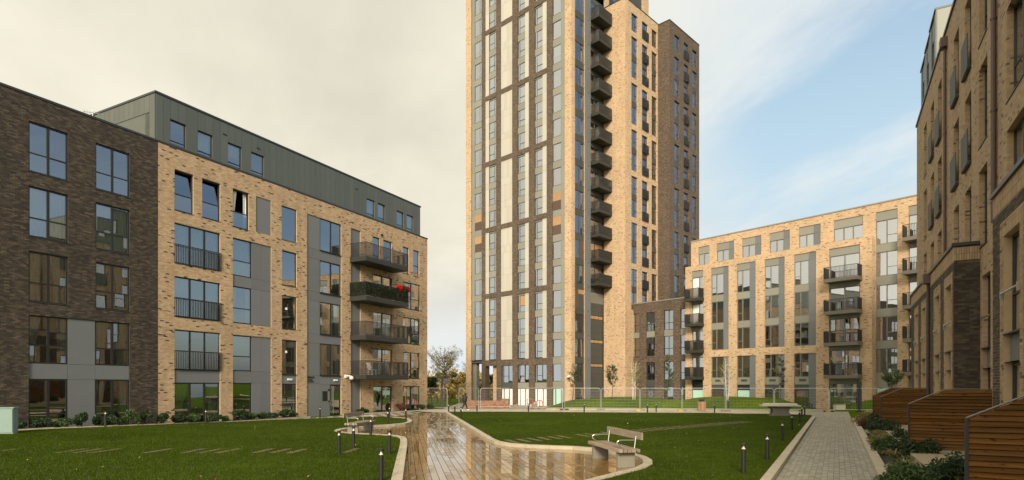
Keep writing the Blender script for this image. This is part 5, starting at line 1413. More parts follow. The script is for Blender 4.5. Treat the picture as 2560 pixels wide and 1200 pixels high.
# ================================================================ bollard lights
def bollard(label, x, y, zb=.085, hgt=.70):
    global BOL
    M = T(x, y, gz(x, y) + zb)
    if BOL is None:
        b = thing('bollard_light', label, 'bollard', M, 'black bollard lights along the paths')
        mb = MB(); mb.lathe([(.055, -.05), (.055, .60)], 16); obj('post', mb.mesh('post', 'black_paint', False), b)
        mb = MB(); mb.lathe([(.05, .60), (.052, .605), (.018, .655), (.016, .69)], 14); obj('reflector', mb.mesh('reflector', 'lamp_lens', True), b)
        mb = MB(); mb.lathe([(.064, .69), (.064, .735), (.05, .745)], 16)
        for q in range(3):
            a = q * 2.094; mb.tube([(.048 * math.cos(a), .048 * math.sin(a), .598), (.048 * math.cos(a), .048 * math.sin(a), .694)], .005, 4)
        obj('cap', mb.mesh('cap', 'black_paint'), b)
        BOL = b; return b
    return dup(BOL, M, label)
BOL = None
for x, y, lb in ((-2.98, 13.75, 'nearest black bollard light left of the wet plank path'), (-3.92, 19.3, 'black bollard light just left of the plank path kerb where it narrows'),
                 (-5.5, 19.2, 'leftmost black bollard light of the near left cluster'), (-5.55, 21.15, 'black bollard light in front of the left bench'),
                 (-6.2, 26.5, 'black bollard light on the near kerb of the left bench recess'), (-7.1, 34.5, 'black bollard light in the lawn strip behind the left bench recess'),
                 (-8.4, 41.4, 'farther of the two black bollard lights at the tip of the left lawn strip'), (-6.75, 38.4, 'nearer black bollard light by the rounded tip of the left lawn strip'),
                 (-18.2, 35.9, 'black bollard light by the brown pier between the two left shrub beds'), (-13.1, 41.2, 'black bollard light in front of the grey entrance panels'), (-20.6, 30.6, 'leftmost bollard light, before the dark brick wing'),
                 (-5.35, 51.0, 'farthest black bollard light where the plank path ends'), (-4.45, 47.0, 'middle black bollard light beside the far plank path kerb'), (-3.45, 40.8, 'nearest black bollard light in the far row right of the plank path'),
                 (-3.05, 52.6, 'black bollard light just right of the walking person'), (1.4, 51.3, 'black bollard light in front of the red barrier'), (5.95, 49.8, 'black bollard light in front of the leaning sapling'),
                 (11.1, 49.5, 'black bollard light at the lawn edge before the brown link block'), (12.65, 53.0, 'black bollard light behind the lawn at the mesh fence, before the brown link block'), (16.4, 48.9, 'black bollard light right of the wooden litter bin'), (20.6, 57.5, 'black bollard light on the bank behind the mesh fence'),
                 (5.75, 15.0, 'nearest black bollard light left of the right brick path'), (7.5, 17.75, 'second nearest bollard light left of the right brick path'), (10.7, 23.9, 'third bollard light left of the right brick path'), (13.85, 29.9, 'fourth bollard light left of the right brick path'),
                 (16.9, 35.5, 'fifth bollard light left of the right brick path'), (20.2, 42.1, 'sixth bollard light, right behind the concrete table'), (22.0, 45.4, 'seventh bollard light left of the right brick path'), (28.4, 57.6, 'black bollard light at the doorway left of the planter bench'), (27.6, 55.6, 'nearer black bollard light at the foot of the bank by the doorway'),
                 (31.4, 56.2, 'black bollard light at the foot of the right bank'), (33.4, 58.6, 'black bollard light on the slope of the right bank')):
    bollard(lb, x, y, .085 if y < 50 and not (x > 25) else 0.0 + max(0, mound(x, y)))

# ================================================================ mesh fence panels
def fence_panel(label, p, q, hgt=2.05, group='temporary mesh fence panels across the back'):
    w_ = math.dist(p, q) - .10; ang = math.atan2(q[1] - p[1], q[0] - p[0])
    f = thing('mesh_fence', label, 'fence', T(p[0] + .05 * math.cos(ang), p[1] + .05 * math.sin(ang), gz(*p), ang), group)
    r = .024; c = .22
    fr_ = [(0, 0, .08), (0, 0, hgt - c), (.03, 0, hgt - c * .45), (c * .45, 0, hgt - .03), (c, 0, hgt), (w_ - c, 0, hgt), (w_ - c * .45, 0, hgt - .03), (w_ - .03, 0, hgt - c * .45), (w_, 0, hgt - c), (w_, 0, .08)]
    mb = MB(); mb.tube(fr_, r, 6); mb.tube([(0.02, 0, .20), (w_ - .02, 0, .20)], r, 6); obj('frame', mb.mesh('frame', 'galvanised'), f)
    mb = MB(); n = int(w_ / .12)
    for k in range(1, n): mb.box(w_ * k / n - .0022, w_ * k / n + .0022, -.002, .002, .22, hgt - .03)
    for k in range(1, 7): mb.box(.02, w_ - .02, -.0022, .0022, .2 + k * .26 - .0022, .2 + k * .26 + .0022)
    obj('wire_mesh', mb.mesh('wire_mesh', 'galvanised'), f)
    return f
FP = [(4.9, 56.6), (8.25, 56.1), (11.72, 55.3), (15.34, 54.5), (19.0, 53.7), (23.0, 53.0), (27.5, 52.4), (31.6, 51.7), (35.2, 51.0)]
labs = ('mesh fence panel before the leaning sapling and glass strip', 'mesh fence panel before the white-stemmed birch', 'mesh fence panel before the brown link block', 'mesh fence panel behind the wooden litter bin', 'mesh fence panel behind the concrete table', 'mesh fence panel left of the brick path end', 'mesh fence panel across the brick path by the dark post', 'mesh fence panel behind the farthest timber screen')
for (p, q), lb in zip(zip(FP, FP[1:]), labs): fence_panel(lb, p, q)
for p, q, lb in (((-9.6, 58.9), (-6.15, 57.7), 'mesh fence panel beside the end of the left block, before the signpost'), ((-5.1, 57.7), (-3.3, 60.2), 'narrow mesh fence panel behind the walking person'), ((-3.2, 60.3), (-.15, 61.0), 'mesh fence panel before the low red brick wall'), ((1.4, 58.7), (4.8, 56.7), 'mesh fence panel left of the leaning sapling, by the red barrier')): fence_panel(lb, p, q)
ft = None
feet = [(4.9, 56.6, 'dark rubber fence foot left of the leaning sapling'), (8.25, 56.1, 'pale fence foot between the first two right fence panels'), (11.72, 55.3, 'fence foot with orange block below the birch'), (15.34, 54.5, 'fence foot with orange block left of the litter bin'), (19.0, 53.7, 'fence foot in weeds right of the litter bin'), (23.0, 53.0, 'fence foot hidden behind the concrete table'), (27.5, 52.4, 'yellow and black fence foot across the brick path end'), (-6.1, 57.7, 'fence foot beside the signpost'), (-3.25, 60.25, 'fence foot behind the walking person'), (1.4, 58.7, 'fence foot by the red barrier')]
for k, (x, y, lb) in enumerate(feet):
    f = thing('ballast_block', lb, 'ballast block', T(x, y, gz(x, y) - .02, -.15), 'blocks holding the mesh fence')
    mb = MB(); mb.prism([(-.42, 0), (.42, 0), (.40, .13), (-.40, .13)], -.12, .12); obj('base', mb.mesh('base', 'concrete' if k not in (0, 6) else 'black_paint'), f)
    if k in (2, 3, 6):
        mb = MB(); mb.box(-.34, .02, -.34, -.13, 0, .15); obj('block', mb.mesh('block', 'yellow_plastic'), f)
    else:
        mb = MB(); mb.box(-.08, .08, -.34, -.13, 0, .14); obj('block', mb.mesh('block', 'concrete'), f)

# ================================================================ street furniture and site things
t_ = thing('table_tennis_table', 'pale concrete table tennis table at the far edge of the right lawn', 'table', T(19.55, 44.1, .085, math.radians(-12)))
mb = MB(); mb.v = []; mb.extrude([(-1.3, -.72), (1.3, -.72), (1.3, .72), (-1.3, .72)], .70, .78); mb.extrude([(-1.08, -.58), (1.08, -.58), (1.08, .58), (-1.08, .58)], .781, .90); obj('top', mb.mesh('top', 'pale_concrete'), t_)
prof = [(-.80, 0), (.80, 0), (.64, .12), (.54, .30), (.58, .50), (.76, .62), (1.02, .70), (-1.02, .70), (-.76, .62), (-.58, .50), (-.54, .30), (-.64, .12)]
mb = MB(); mb.prism(prof, -.42, -.28); mb.prism(prof, .28, .42); mb.box(-.5, .5, -.279, .279, .1, .6); obj('base', mb.mesh('base', 'concrete'), t_)
b_ = thing('litter_bin', 'wood slatted litter bin with a dark lid, behind the right lawn', 'bin', T(17.0, 54.15, 0, -.15))
mb = MB(); mb.box(-.24, .24, -.24, .24, .05, .84); obj('liner', mb.mesh('liner', 'black_paint'), b_)
for k in range(6):
    for s_ in (-1, 1):
        mb = MB(); mb.box(-.275 + k * .092, -.275 + k * .092 + .08, s_ * .28 - .02, s_ * .28 + .02, .03, .86); obj('slat', mb.mesh('slat', 'bin_wood'), b_)
        mb = MB(); mb.box(s_ * .302 - .02, s_ * .302 + .02, -.25 + k * .085, -.25 + k * .085 + .075, .03, .86); obj('slat', mb.mesh('slat', 'bin_wood'), b_)
mb = MB(); mb.lathe([(.2, .86), (.2, .96), (.26, .97), (.24, 1.06), (.0, 1.08)], 14); obj('lid', mb.mesh('lid', 'black_paint'), b_)
c_ = thing('planter_bench', 'small concrete block seat with a timber top at the end of the brick path', 'seat', T(31.55, 58.2, 0, -.2))
mb = MB(); mb.box(-.42, .42, -.42, .42, 0, .46); obj('block', mb.mesh('block', 'pale_concrete'), c_)
for k in range(5):
    mb = MB(); mb.box(-.46, .46, -.44 + k * .18, -.44 + k * .18 + .15, .461, .53); obj('slat', mb.mesh('slat', 'bench_wood'), c_)
u_ = thing('utility_cabinet', 'pale green metal utility cabinet at the left picture edge', 'cabinet', T(-21.35, 25.35, gz(-21.35, 25.35), math.radians(20)))
mb = MB(); mb.box(-.75, .42, -.25, .25, .08, 1.12); obj('body', mb.mesh('body', 'cabinet_paint'), u_)
mb = MB(); mb.box(-.78, .45, -.28, .28, 1.121, 1.17); obj('roof', mb.mesh('roof', 'cabinet_paint'), u_)
for a, b in ((-.73, -.175), (-.165, .40)):
    mb = MB(); mb.box(a, b, -.275, -.251, .12, 1.09); obj('door', mb.mesh('door', 'cabinet_paint'), u_)
mb = MB(); mb.box(-.78, .45, -.3, .3, 0, .079); obj('plinth', mb.mesh('plinth', 'concrete'), u_)
g_ = thing('signpost', 'black fingerpost with one arm left and three arms right, in the gap between the buildings', 'signpost', T(-6.75, 58.4, -.02, .1))
mb = MB(); mb.lathe([(.10, 0), (.10, .1), (.075, .12), (.07, 3.05), (.09, 3.06), (.09, 3.12), (.05, 3.2), (.0, 3.26)], 12); obj('post', mb.mesh('post', 'black_paint'), g_)
for a, b, z in ((-.50, -.08, 2.86), (.08, .64, 2.86), (.08, .62, 2.68), (.08, .60, 2.50)):
    mb = MB(); mb.box(a, b, -.015, .015, z, z + .13); arm = obj('sign_arm', mb.mesh('sign_arm', 'black_paint'), g_)
    mb = MB(); mb.box(a + .08, b - .08, -.019, -.016, z + .055, z + .085); obj('arm_text', mb.mesh('arm_text', 'grey_panel'), arm)
w_ = thing('garden_wall', 'low unfinished red-brown brick wall in front of the tower arcade', 'wall', T(-5.1, 65.0, gz(-3, 65) - .1, -.08))
mb = MB(); mb.box(0, 4.6, 0, .34, 0, .95); mb.box(4.0, 4.75, -.1, .5, 0, 1.15); obj('brickwork', mb.mesh('brickwork', 'red_brick_far'), w_)
p_ = thing('post', 'plain square dark post at the far end of the planting beds', 'post', T(29.95, 52.1, 0, .3))
mb = MB(); mb.box(-.14, .14, -.14, .14, 0, 2.6); obj('shaft', mb.mesh('shaft', 'frame_metal'), p_)
mb = MB(); mb.box(-.15, .15, -.15, .15, 2.601, 2.65); obj('cap', mb.mesh('cap', 'coping_metal'), p_)
h_ = thing('handrail', 'pale sloping steel handrail by the tower doors', 'handrail', T(.3, 74.5, -.35))
mb = MB(); mb.tube([(0, 0, .2), (1.6, .2, 1.0), (2.3, .2, 1.0), (2.3, .2, 0)], .03, 6); mb.tube([(1.6, .2, 1.0), (1.6, .2, 0)], .03, 6); obj('rail', mb.mesh('rail', 'steel'), h_)
bar = thing('barrier', 'red and white plastic barrier leaning on rubble before the tower', 'barrier', T(1.75, 62.0, gz(1.7, 62) + .05, -.35))
mb = MB(); mb.tube([(0, 0, .32), (1.0, .05, .80), (1.3, .1, .80), (1.45, .15, .42), (1.35, .15, .2), (.1, 0, .1), (0, 0, .32)], .045, 6); obj('frame', mb.mesh('frame', 'red_plastic'), bar)
for k in range(6):
    x = .15 + k * .19; zt = .34 + min(x, 1.0) * .42
    mb = MB(); mb.box(x, x + .10, .0, .04, .18, zt); obj('slat', mb.mesh('slat', 'white_plastic' if k % 2 == 0 else 'red_plastic'), bar)
for k, (x, y, s_, lb) in enumerate(((1.35, 59.2, .55, 'grey concrete block left of the rubble under the red barrier'), (2.2, 58.9, .5, 'taller grey concrete block under the red barrier'), (2.9, 58.8, .6, 'low grey concrete block right of the red barrier'))):
    mb = MB(); mb.box(-s_ / 2, s_ / 2, -.2, .2, 0, (.3, .55, .25)[k]); o = obj('concrete_block', mb.mesh('concrete_block', 'concrete'), None, T(x, y, gz(x, y) - .02, .2 * k)); tag(o, lb, 'block', 'concrete blocks by the tower')

# ================================================================ shrubs and trees
def shrub(label, x, y, z, rx, ry, rz, n, size, mat, rs, name='shrub', flat=0.0, lobes=5):
    s_ = thing(name, label, 'shrub' if name == 'shrub' else 'plant', T(x, y, z), None)
    g = random.Random(rs)
    sh = [(g.uniform(-.55, .55) * rx, g.uniform(-.55, .55) * ry, rz * g.uniform(.4, 1.05), rx * g.uniform(.35, .6), ry * g.uniform(.35, .6), rz * g.uniform(.35, .6)) for _ in range(lobes)]
    obj('leaves', leaves('leaves', n, sh, size, mat, rs, flat), s_)
    mb = MB()
    for k in range(6):
        a = g.uniform(0, 6.28); mb.tube([(0, 0, -.02), (math.cos(a) * rx * .3, math.sin(a) * ry * .3, rz * .6), (math.cos(a) * rx * .6, math.sin(a) * ry * .6, rz * 1.15)], [.014, .01, .004], 5)
    obj('stems', mb.mesh('stems', 'bark'), s_)
    return s_
def strappy(label, x, y, z, r, h_, n, mat, rs):
    """clump of arching blades"""
    s_ = thing('grass_clump', label, 'plant', T(x, y, z)); g = random.Random(rs); mb = MB(); rv = []
    for k in range(n):
        a = g.uniform(0, 6.28); L_ = r * g.uniform(.6, 1.1); hh = h_ * g.uniform(.6, 1.1); wd = .014 * g.uniform(.7, 1.3); px_, py_ = -math.sin(a) * wd, math.cos(a) * wd
        pts = [(math.cos(a) * L_ * t_, math.sin(a) * L_ * t_, hh * (2.4 * t_ - 1.7 * t_ * t_)) for t_ in (0, .25, .5, .75, 1.0)]
        for q, (p0, p1) in enumerate(zip(pts, pts[1:])):
            f0 = 1 - q * .2; f1 = 1 - (q + 1) * .22
            mb.quad((p0[0] - px_ * f0, p0[1] - py_ * f0, p0[2]), (p0[0] + px_ * f0, p0[1] + py_ * f0, p0[2]), (p1[0] + px_ * f1, p1[1] + py_ * f1, p1[2]), (p1[0] - px_ * f1, p1[1] - py_ * f1, p1[2])); rv.append(0)
        v_ = g.random(); rv[-4:] = [v_] * 4
    me = mb.mesh('blades', mat); at_ = me.attributes.new('rnd', 'FLOAT', 'FACE'); at_.data.foreach_set('value', rv)
    obj('blades', me, s_); return s_
left_bed = [(-9.6, .8, .5, .55, 'dark leafy shrub at the far left, before the wing wall'), (-8.3, .9, .55, .55, 'dark shrub left of the left ground-floor window'), (-7.2, .9, .45, .5, 'low dark shrub beside the green utility cabinet'), (-6.2, .8, .5, .6, 'dark shrub under the left window of the dark wing'), (-5.3, .9, .5, .5, 'low shrub under the right pane of that left window'),
            (-4.4, .7, .4, .75, 'taller sparse shrub before the grey panel of the dark wing'), (-3.7, .9, .4, .6, 'thin shrub at the right edge of the grey panel'), (-2.9, .8, .5, .6, 'dark shrub under the second window of the dark wing'), (-2.0, .8, .45, .95, 'tallest dark shrub, before the second window of the dark wing'), (-1.2, .8, .4, .9, 'upright shrub at the right end of the dark wing'),
            (-.3, .8, .5, .7, 'round dark shrub at the joint of dark and sandy brick'), (.7, .9, .55, .65, 'round dark shrub before the first sandy pier'), (1.7, .9, .6, .6, 'dark shrub before the left panes of the patio door'), (2.7, .9, .55, .6, 'dark shrub before the middle of the patio door'), (3.5, .9, .4, .5, 'small dark shrub at the right end of the patio door'),
            (5.1, .55, .5, .75, 'dark shrub under the single ground-floor window'), (6.0, .55, .45, .5, 'low shrub before the grey panels right of the single window'), (6.8, .5, .45, .55, 'middle shrub before the grey panels'), (7.6, .5, .45, .5, 'right shrub before the grey panels'), (8.6, .5, .5, .7, 'dark shrub before the pier left of the glazed door'), (9.5, .5, .45, .5, 'low shrub at the foot of the glazed door'),
            (16.5, .45, .4, .5, 'dark spiky shrub before the grey strip under the balconies'), (17.2, .4, .3, .4, 'small dark shrub beside the spiky one under the balconies'), (18.3, .5, .3, .4, 'olive shrub at the left of the far patio door'), (21.6, .6, .5, .75, 'reddish brown shrub between the two far patio doors'), (22.4, .6, .5, .55, 'dark shrub left of the last patio door'), (24.8, .6, .5, .6, 'dark shrub at the end of the left block'), (26.1, .6, .5, .5, 'dark shrub at the very corner of the left block')]
for k, (s_, q, r_, hh, lb) in enumerate(left_bed):
    x, y = LP.at(s_, -q)
    shrub(lb, x, y, gz(x, y) + .02, r_, r_ * .8, hh * .66, 1000, .055, 'leaf_red' if 'reddish' in lb else 'leaf_olive' if 'olive' in lb else 'leaf_dark' if k % 4 else 'leaf_green', 100 + k)
# right beds: (x along, y across, size)
right_bed = [(14.2, -2.2, .55, .6, 'leaf_green', 'broad-leaved green bush nearest the camera at the bottom edge', 1500, .07), (12.6, -1.55, .5, .85, 'leaf_dark', 'upright dark bush at the bottom edge before the near concrete floor', 1300, .06), (13.9, -1.5, .45, .8, 'leaf_dark', 'dark bush at the bottom, left of the nearest timber screen', 1200, .06), (11.4, -2.25, .55, .55, 'leaf_green', 'glossy green ground-cover bush right of the path near the bottom', 1700, .06), (10.2, -2.2, .5, .5, 'leaf_green', 'glossy green bush just before the second cross kerb', 1500, .06), (10.6, -1.6, .4, .75, 'leaf_dark', 'narrow dark bush beside the near concrete floor', 900, .06),
             (6.3, -1.75, .5, .75, 'leaf_dark', 'dark bush at the foot of the second timber screen', 1100, .06), (4.2, -1.65, .6, .8, 'leaf_dark', 'large dark bush before the concrete strip under the third screen', 1500, .06), (3.5, -2.25, .4, .6, 'leaf_green', 'bright green bush at the path kerb in the third bed', 1000, .07), (.5, -1.7, .5, .7, 'leaf_dark', 'dark bush between the second and third beds', 1100, .06), (1.2, -2.3, .4, .45, 'leaf_olive', 'olive bush on bare soil in the fourth bed', 800, .05), (-1.6, -2.2, .45, .5, 'leaf_olive', 'olive green bush in the middle of the fourth bed', 900, .05), (-3.2, -1.8, .6, .8, 'leaf_dark', 'dark bush before the left end of the third screen', 1100, .06), (-5.5, -2.1, .55, .75, 'leaf_dark', 'dark bush left of the third timber screen', 1100, .06),
             (-9.0, -1.9, .7, .95, 'leaf_dark', 'dark round bush before the farthest timber screen', 1200, .07), (-10.6, -2.3, .5, .6, 'leaf_red', 'reddish bush at the far path kerb', 800, .06), (-13.5, -2.1, .7, .8, 'leaf_olive', 'russet and green bush beside the dark post', 1000, .07), (-16.5, -2.2, .6, .6, 'leaf_red', 'low russet bush at the far end of the beds', 700, .06)]
for k, (a, c, r_, hh, mt, lb, n, sz) in enumerate(right_bed):
    x, y = RP.at(a, c); shrub(lb, x, y, .02, r_ * 1.15, r_ * 1.05, hh * .72, int(n * 2.2), sz * .66, mt, 300 + k, lobes=9)
for k, (a, c, r_, hh, lb, mt) in enumerate(((8.4, -2.2, .5, .42, 'arching grassy clump in the third bed from the camera', 'leaf_olive'), (7.4, -2.15, .5, .4, 'second arching clump, just behind the first one', 'leaf_green'), (5.6, -2.2, .5, .42, 'arching clump near the third cross kerb', 'leaf_olive'), (-.3, -2.2, .45, .5, 'spiky yellow-green clump in the fourth bed', 'leaf_olive'))):
    x, y = RP.at(a, c); strappy(lb, x, y, .03, r_, hh, 130, mt, 40 + k)

def limb(mb, p, d, L_, r_, g, depth, tips, spread=.6, up=.25):
    n = 3; pts = [p]; q = Vector(p); d = Vector(d).normalized()
    for k in range(n):
        d = (d + Vector((g.uniform(-.16, .16), g.uniform(-.16, .16), g.uniform(-.05, .12)))).normalized(); q = q + d * L_ / n; pts.append(tuple(q))
    mb.tube(pts, [r_ * (1 - .5 * k / n) for k in range(n + 1)], 6 if r_ > .03 else 4, 0, False)
    if depth == 0 or r_ < .004: tips.append((pts[-1], L_)); return
    for _ in range(g.choice((2, 3, 3))):
        a = g.uniform(0, 6.28); side = Vector((math.cos(a), math.sin(a), 0)); nd = (d + side * g.uniform(.35, 1.0) * spread * 1.6 + Vector((0, 0, up))).normalized()
        k = g.choice((2, 3, 3)); limb(mb, pts[k], nd, L_ * g.uniform(.55, .8), r_ * .52, g, depth - 1, tips, spread, up)
def tree(name, label, x, y, z, hgt, trunk, mat, rs, leafn=1500, leaf=.12, depth=4, spread=.6, bark='bark', lean=(0, 0), group=None, twig=.5, base=.35, stems=1, up=.25):
    g = random.Random(rs); t_ = thing(name, label, 'tree', T(x, y, z), group); mb = MB(); tips = []
    for s_ in range(stems):
        ox = (s_ - (stems - 1) / 2) * .16
        d = Vector((lean[0] + ox * 1.2 + g.uniform(-.04, .04), lean[1], 1)); d.normalize()
        limb(mb, (ox, 0, -.1), d, hgt * base, trunk, g, depth, tips, spread, up)
    obj('trunk', mb.mesh('trunk', bark, True), t_)
    if leafn:
        sh = [(p[0], p[1], p[2], L_ * twig + .08, L_ * twig + .08, L_ * twig * .8 + .08) for p, L_ in tips]
        obj('crown', leaves('crown', leafn, sh, leaf, mat, rs + 1), t_)
    return t_
# saplings on the banks
def on_bank(x, y): return gz(x, y) + max(0, mound(x, y)) - .05
def sapling(label, x, y, hgt, r0, prof, mat, n, leaf, rs, bark='bark', lean=0.0, stems=1, nb=26):
    """thin stem with many fine side shoots; prof gives the crown radius at fractions of the height"""
    g = random.Random(rs); t_ = thing('young_tree', label, 'tree', T(x, y, on_bank(x, y)), 'young trees on the grass banks'); mb = MB(); sh = []
    for s_ in range(stems):
        ph = g.uniform(0, 6.28); ox = (s_ - (stems - 1) / 2) * .14
        pts = []
        for k in range(8):
            f = k / 7; pts.append((ox + lean * f * hgt + ox * 2.2 * f + .05 * math.sin(f * 5 + ph), .05 * math.sin(f * 4 + ph * 2), hgt * f - .05))
        mb.tube(pts, [r0 * (1 - .85 * k / 7) for k in range(8)], 7)
        for k in range(nb):
            f = prof[0][0] + (prof[-1][0] - prof[0][0]) * (k + g.random() * .8) / nb
            rad = next((a_[1] + (b_[1] - a_[1]) * (f - a_[0]) / (b_[0] - a_[0]) for a_, b_ in zip(prof, prof[1:]) if a_[0] <= f <= b_[0]), .1) * g.uniform(.6, 1.15)
            j = min(6, int(f * 7)); q = f * 7 - j; p = [pts[j][i] + (pts[j + 1][i] - pts[j][i]) * q for i in range(3)]
            a = g.uniform(0, 6.28); up = g.uniform(.5, 1.2) * rad
            m_ = (p[0] + math.cos(a) * rad * .5, p[1] + math.sin(a) * rad * .5, p[2] + up * .35); e = (p[0] + math.cos(a) * rad, p[1] + math.sin(a) * rad, p[2] + up)
            mb.tube([p, m_, e], [r0 * .28, r0 * .18, r0 * .06], 4, 0, False)
            for f2 in (.45, .75, 1.0):
                c = [p[i] + (e[i] - p[i]) * f2 for i in range(3)]; w_ = .07 + rad * .16; sh.append((*c, w_, w_, w_))
    obj('trunk', mb.mesh('trunk', bark, True), t_); obj('crown', leaves('crown', n, sh, leaf, mat, rs), t_)
    return t_
sapling('leaning sapling with a thin dark crown before the tower corner', 6.2, 63.2, 3.9, .05, [(.42, .3), (.65, .75), (.85, .6), (1.0, .15)], 'leaf_dark', 1000, .055, 21, lean=.16)
sapling('small round-crowned sapling before the glass strip', 10.45, 63.0, 3.4, .045, [(.42, .3), (.6, .7), (.85, .65), (1.0, .3)], 'leaf_dark', 1700, .055, 22)
sapling('white-stemmed birch with two stems and yellow leaves before the brown link', 12.6, 62.5, 3.9, .055, [(.25, .5), (.5, .8), (.75, .6), (1.0, .15)], 'leaf_yellow', 900, .05, 23, 'birch_bark', stems=2)
sapling('slender upright green sapling before the brown link windows', 16.0, 62.0, 4.7, .04, [(.2, .3), (.5, .5), (.8, .35), (1.0, .1)], 'leaf_green', 1700, .05, 24)
sapling('bare yellowing birch by the grey panel of the light block', 21.9, 61.4, 4.3, .05, [(.3, .5), (.55, .8), (.8, .6), (1.0, .15)], 'leaf_yellow', 650, .045, 25, 'birch_bark', stems=2, nb=34)
sapling('narrow green sapling behind the concrete table', 26.0, 58.4, 4.2, .04, [(.2, .2), (.5, .35), (.85, .25), (1.0, .1)], 'leaf_dark', 1100, .05, 26)
sapling('pale-stemmed round-headed sapling above the farthest timber screen', 34.3, 54.4, 3.0, .05, [(.62, .35), (.75, .85), (.9, .8), (1.0, .4)], 'leaf_green', 2200, .06, 27, 'birch_bark', nb=34)
# trees beyond the gap
bg = [(-15.0, 92, 5.6, 'leaf_ochre', 'golden bush left in the gap, beside the left block', 2600, .17, 3), (-13.6, 86, 3.8, 'leaf_dark', 'dark evergreen bush low at the left of the gap', 2200, .15, 3), (-10.6, 80, 5.4, 'leaf_dark', 'dark small tree with a bare trunk behind the signpost', 1500, .15, 3),
      (-16.8, 110, 6.2, 'leaf_ochre', 'ochre tree far left in the gap', 2400, .2, 3), (-9.5, 108, 6.0, 'leaf_ochre', 'ochre tree right of the tall half-bare one', 2500, .2, 3), (-7.3, 98, 6.2, 'leaf_ochre', 'brown bush beside the tower pier', 2500, .17, 3), (-11.8, 96, 4.2, 'leaf_olive', 'olive bush in the middle of the gap', 2400, .17, 3), (-9.3, 90, 3.4, 'leaf_ochre', 'low golden bush right of the gap', 2200, .16, 3),
      (-6.0, 118, 7.0, 'leaf_ochre', 'golden tree seen through the left opening of the tower arcade', 2600, .2, 3), (-3.6, 122, 7.0, 'leaf_dark', 'dark tree seen through the right opening of the tower arcade', 2600, .2, 3), (-5.4, 108, 4.2, 'leaf_olive', 'olive bush low in the tower arcade', 2200, .18, 3), (-14.2, 120, 7.4, 'leaf_olive', 'olive tree at the back of the gap', 2600, .2, 3), (-19.5, 116, 6.6, 'leaf_ochre', 'ochre tree partly behind the left block', 2400, .2, 3), (-2.4, 112, 5.0, 'leaf_ochre', 'ochre bush right in the tower arcade', 2200, .18, 3)]
for k, (x, y, hh, mt, lb, n, lf_, dp) in enumerate(bg):
    sparse = 'half-bare' in lb or 'bare-topped' in lb
    tree('tree', lb, x, y, gz(x, y) - .1, hh, .10 + hh * .011, mt, 60 + k, n, lf_, dp, .75, group='trees beyond the gap', twig=.75 if not sparse else .5, base=.3 if not sparse else .36, up=.3)
sapling('tall half-bare tree rising above the others in the gap', -11.6, 104, 7.6, .16, [(.35, 1.2), (.6, 2.6), (.8, 2.7), (1.0, 1.2)], 'leaf_olive', 4200, .10, 91, nb=90)
sapling('thin bare-topped tree beside the tower pier', -8.3, 112, 6.6, .10, [(.35, .8), (.6, 1.5), (.85, 1.3), (1.0, .5)], 'leaf_ochre', 700, .08, 92, nb=70)
# woodland far behind, one mass
V, idx, rv = leaf_cloud(26000, [(x, 135 + 10 * math.sin(x), 1.8 + .6 * math.sin(x * 1.7), 4, 6, 3.4 + 1.2 * math.sin(x * .9)) for x in np.arange(-46, 12, 3.0)], .34, 77)
o = stuff(obj('woodland', np_mesh(V, idx, 4, 'leaf_ochre', rv, 'woodland'))); tag(o, 'autumn woodland closing the view far beyond the gap', 'woodland')

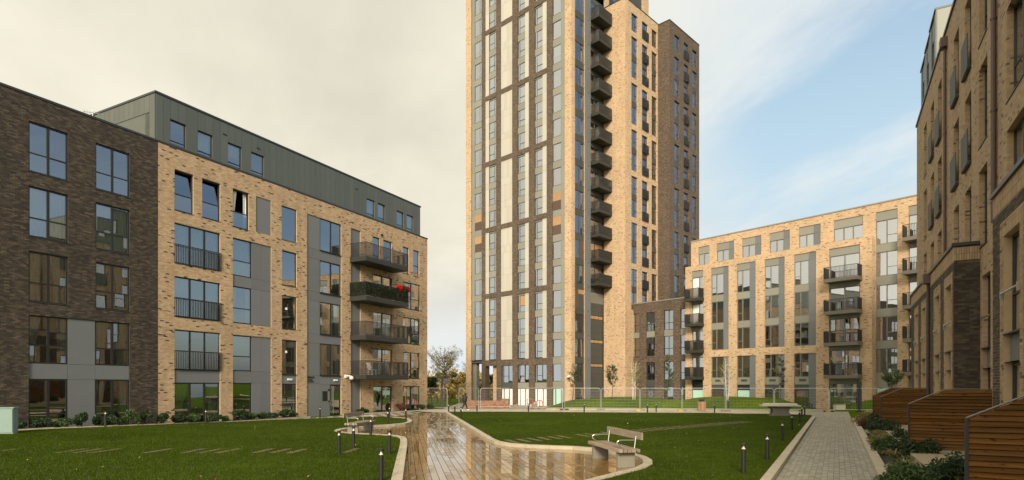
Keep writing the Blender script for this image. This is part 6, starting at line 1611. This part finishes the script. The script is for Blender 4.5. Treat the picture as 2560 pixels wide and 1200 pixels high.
# ================================================================ the walking person
def person(label, M):
    P = {'pelvis': (0, 0, .88), 'waist': (.02, 0, 1.02), 'chest': (.05, 0, 1.24), 'neck': (.09, 0, 1.42), 'head': (.13, 0, 1.50), 'crown': (.13, 0, 1.62),
         'shl': (.05, .17, 1.36), 'ell': (-.08, .24, 1.12), 'wrl': (.06, .24, .92), 'hal': (.10, .23, .84),
         'shr': (.06, -.17, 1.36), 'elr': (.12, -.24, 1.12), 'wrr': (.26, -.12, 1.28), 'har': (.27, -.08, 1.36),
         'hil': (0, .09, .86), 'knl': (.16, .10, .50), 'anl': (.27, .10, .10), 'tol': (.42, .10, .045),
         'hir': (0, -.09, .86), 'knr': (-.05, -.10, .48), 'anr': (-.27, -.10, .14), 'tor': (-.14, -.10, .04)}
    R_ = dict(pelvis=.155, waist=.16, chest=.185, neck=.07, head=.095, crown=.085, shl=.095, ell=.065, wrl=.05, hal=.045, shr=.095, elr=.065, wrr=.05, har=.045,
              hil=.115, knl=.085, anl=.06, tol=.045, hir=.115, knr=.085, anr=.06, tor=.045)
    E_ = [('pelvis', 'waist'), ('waist', 'chest'), ('chest', 'neck'), ('neck', 'head'), ('head', 'crown'), ('chest', 'shl'), ('shl', 'ell'), ('ell', 'wrl'), ('wrl', 'hal'), ('chest', 'shr'), ('shr', 'elr'), ('elr', 'wrr'), ('wrr', 'har'),
          ('pelvis', 'hil'), ('hil', 'knl'), ('knl', 'anl'), ('anl', 'tol'), ('pelvis', 'hir'), ('hir', 'knr'), ('knr', 'anr'), ('anr', 'tor')]
    ks = list(P); me = bpy.data.meshes.new('body'); me.from_pydata([P[k] for k in ks], [(ks.index(a), ks.index(b)) for a, b in E_], [])
    ob = bpy.data.objects.new('body', me); COL.objects.link(ob)
    sk = ob.modifiers.new('skin', 'SKIN'); me.skin_vertices.new() if not me.skin_vertices else None
    for k, v in zip(ks, me.skin_vertices[0].data):
        v.radius = (R_[k], R_[k]); v.use_root = (k == 'pelvis')
    ob.modifiers.new('sub', 'SUBSURF').levels = 2
    dg = bpy.context.evaluated_depsgraph_get(); m2 = bpy.data.meshes.new_from_object(ob.evaluated_get(dg)); bpy.data.objects.remove(ob)
    m2.name = 'body'; m2.materials.clear()
    for k in ('black_paint', 'skin', 'white_plastic'): m2.materials.append(MATS[k])
    for p in m2.polygons:
        c = p.center; p.use_smooth = True
        p.material_index = 2 if c.z < .125 else 1 if (c.z > 1.44 and c.x > .16) or (c.z > 1.30 and c.y > -.13 and c.x > .25) else 0
    r_ = thing('person', label, 'person', M); obj('body', m2, r_)
    mb = MB(); mb.lathe([(0, 1.66), (.07, 1.65), (.11, 1.58), (.115, 1.50), (.09, 1.44)], 12, (.11, 0)); hd = mb.mesh('hood', 'black_paint', True); obj('hood', hd, r_)
    mb = MB(); mb.lathe([(.0, .78), (.20, .80), (.22, .95), (.215, 1.12), (.23, 1.28), (.17, 1.40), (.08, 1.44)], 14, (.03, 0)); jk = obj('jacket', mb.mesh('jacket', 'black_paint', True), r_)
    return r_
person('person walking right in black hooded jacket and white shoes, one hand at the face', T(-4.35, 55.2, 0.0, 0) @ Matrix.Scale(.99, 4))
